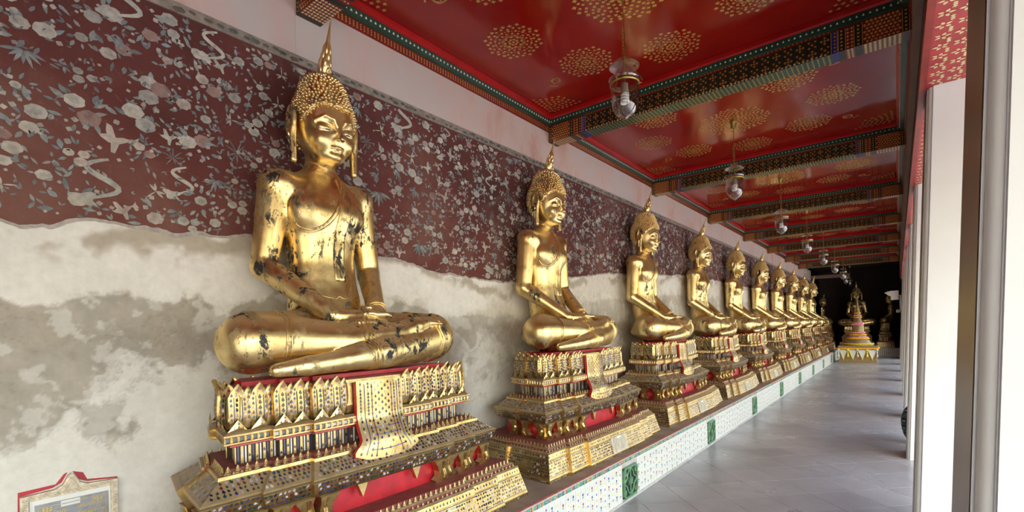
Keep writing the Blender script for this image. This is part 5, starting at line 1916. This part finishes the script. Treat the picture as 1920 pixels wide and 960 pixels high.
# ================================================================== FAR HALL
ep = setp(empty('platform'), 'white tiled platform across the end of the far hall', 'platform')
mb = MB(); mb.box((WALL_X, 26.15, 0), (.29, 28.29, .36)); mb.build('core', PLATTOP, ep)
mb = MB(); mb.box((-1.9, 26.12, 0), (.29, 26.148, .35)); mb.build('tile_front', TILEW, ep)
mb = MB()
for i in range(30):
    for j in range(5):
        blossom(mb, 0, 0, 0.0001, BL) if False else mb.poly([(-1.85 + i * .07 + u, 26.118, .06 + j * .06 + v) for u, v in ((-.014, -.018), (.014, -.018), (.012, .018), (-.012, .018))], c=rt.choice([BL, RO, GR, PU]))
mb.build('painted_flowers', PORC, ep, kind='stuff')
def far_pair(px, py, rz, sc, pz, lab_s, lab_p, sy):
    p = pedestal((px, py, .36), 2, rz, 1.0, False); p.scale = (sc, sc * sy, pz)
    setp(p, lab_p, 'pedestal', 'pedestals in the far hall')
    ztop = .36 + .965 * pz
    off = Vector((-.5436 * sc, 0, 0)); off.rotate(Matrix.Rotation(rz, 3, 'Z'))
    s_ = statue((px + off.x, py + off.y, ztop + .021 * sc), rz, sc)
    setp(s_, lab_s, 'statue', 'gilded Buddhas in the far hall')
far_pair(-1.43, 26.42, -math.pi / 2, .95, 1.0, 'dark gilded Buddha facing the camera behind the flower shrine', 'dark gilded pedestal behind the flower shrine', .64)
far_pair(-2.29, 27.42, 0, .68, 1.12, 'small gilded Buddha at the left of the far hall beyond the row', 'small pedestal at the left of the far hall beyond the row', 1)
far_pair(-.72, 27.25, math.pi, .68, 1.12, 'small gilded Buddha in profile facing left, beside the far columns', 'small pedestal under the Buddha facing left beside the far columns', 1)

# ---- flower shrine: stepped spire on a draped table
sh = setp(empty('flower_shrine', (-1.165, 22.35, 0)), 'tiered gold spire wound with marigold garlands on a draped table', 'shrine')
mb = MB(); mb.box((-.58, -.45, 0), (.58, .45, .10)); mb.box((-.56, -.43, .10), (.56, .43, .56)); mb.box((-.60, -.47, .56), (.60, .47, .64)); mb.build('table', CLOTHG, sh)
def garland(mb, pts, r):
    for p in pts:
        P_ = [[(p[0] + r * math.sin(a) * math.cos(b), p[1] + r * math.sin(a) * math.sin(b), p[2] + r * math.cos(a)) for b in np.linspace(0, 2 * math.pi, 7)[:-1]] for a in np.linspace(.05, math.pi - .05, 5)]
        mb.grid(P_, closed_v=True)
mb = MB(); garland(mb, [(x, -.485, .535) for x in np.linspace(-.6, .6, 30)], .030); garland(mb, [(.615, y, .535) for y in np.linspace(-.45, .45, 20)], .030)
mb.build('marigold_garland', MARIG, sh)
for i in range(4):
    x = -.435 + i * .29
    mb = MB(); mb.prism([(x - .125, .48), (x + .125, .48), (x, .12)], lambda u, v, d: (u, -.442 - d, v), 0, .008)
    mb.build('net_pennant', NETW, sh)
    mb = MB(); garland(mb, [(x + .125 * (1 - t) * s_, -.458, .48 - .36 * t) for s_ in (-1, 1) for t in np.linspace(0, 1, 9)], .014); mb.build('pennant_edging', YELLOWF, sh)
for i in range(5):
    x = -.58 + i * .29
    mb = MB(); garland(mb, [(x, -.47, .48), (x, -.47, .26)], .040); garland(mb, [(x, -.47, .40), (x, -.47, .34), (x, -.47, .30)], .026); mb.build('flower_tassel', YELLOWF if i % 2 else NETW, sh)
prof = [(.47, .64), (.47, .67), (.42, .68), (.42, .72), (.36, .80), (.35, .84), (.31, .86), (.31, .93), (.26, .95), (.26, 1.0), (.235, 1.02), (.235, 1.06), (.205, 1.08), (.185, 1.38), (.165, 1.42), (.14, 1.46), (.14, 1.56), (.115, 1.60), (.10, 1.72), (.085, 1.76), (.075, 1.86), (.06, 1.92), (.045, 2.05), (.03, 2.18), (.014, 2.35), (.004, 2.48)]
mb = MB(); mb.lathe(prof, 28); mb.build('spire', CLOTHG, sh, angle=40)
for z, r, m_ in ((.70, .45, YELLOWF), (.90, .335, MARIG), (.945, .29, PINKF), (1.04, .25, MARIG), (1.12, .215, PINKF), (1.43, .175, PINKF), (1.48, .155, PINKF), (1.70, .115, MARIG), (1.77, .10, PINKF), (1.86, .085, MARIG)):
    mb = MB(); n = max(8, int(2 * math.pi * r / .045)); garland(mb, [(r * math.cos(a), r * math.sin(a), z) for a in np.linspace(0, 2 * math.pi, n + 1)[:-1]], .026); mb.build('garland_ring', m_, sh)
# ---- floodlight box high on the last column
fb = setp(empty('floodlight', (.0, 22.0, 2.45)), 'grey floodlight box with shade fixed high beside the far columns', 'floodlight')
mb = MB(); mb.box((-.16, -.12, -.16), (.06, .12, .16)); mb.build('housing', SPKR, fb)
mb = MB(); mb.prism([(-.34, .10), (-.16, .16), (-.16, -.02), (-.20, -.02)], lambda u, v, d: (u, d, v), -.12, .12); mb.build('shade', SPKR, fb)
mb = MB(); mb.tube([(.06, 0, 0), (.10, 0, 0), (.10, 0, -.55)], .02, 8); mb.box((-.02, -.05, -.62), (.10, .05, -.52)); mb.build('bracket', SPKR, fb)
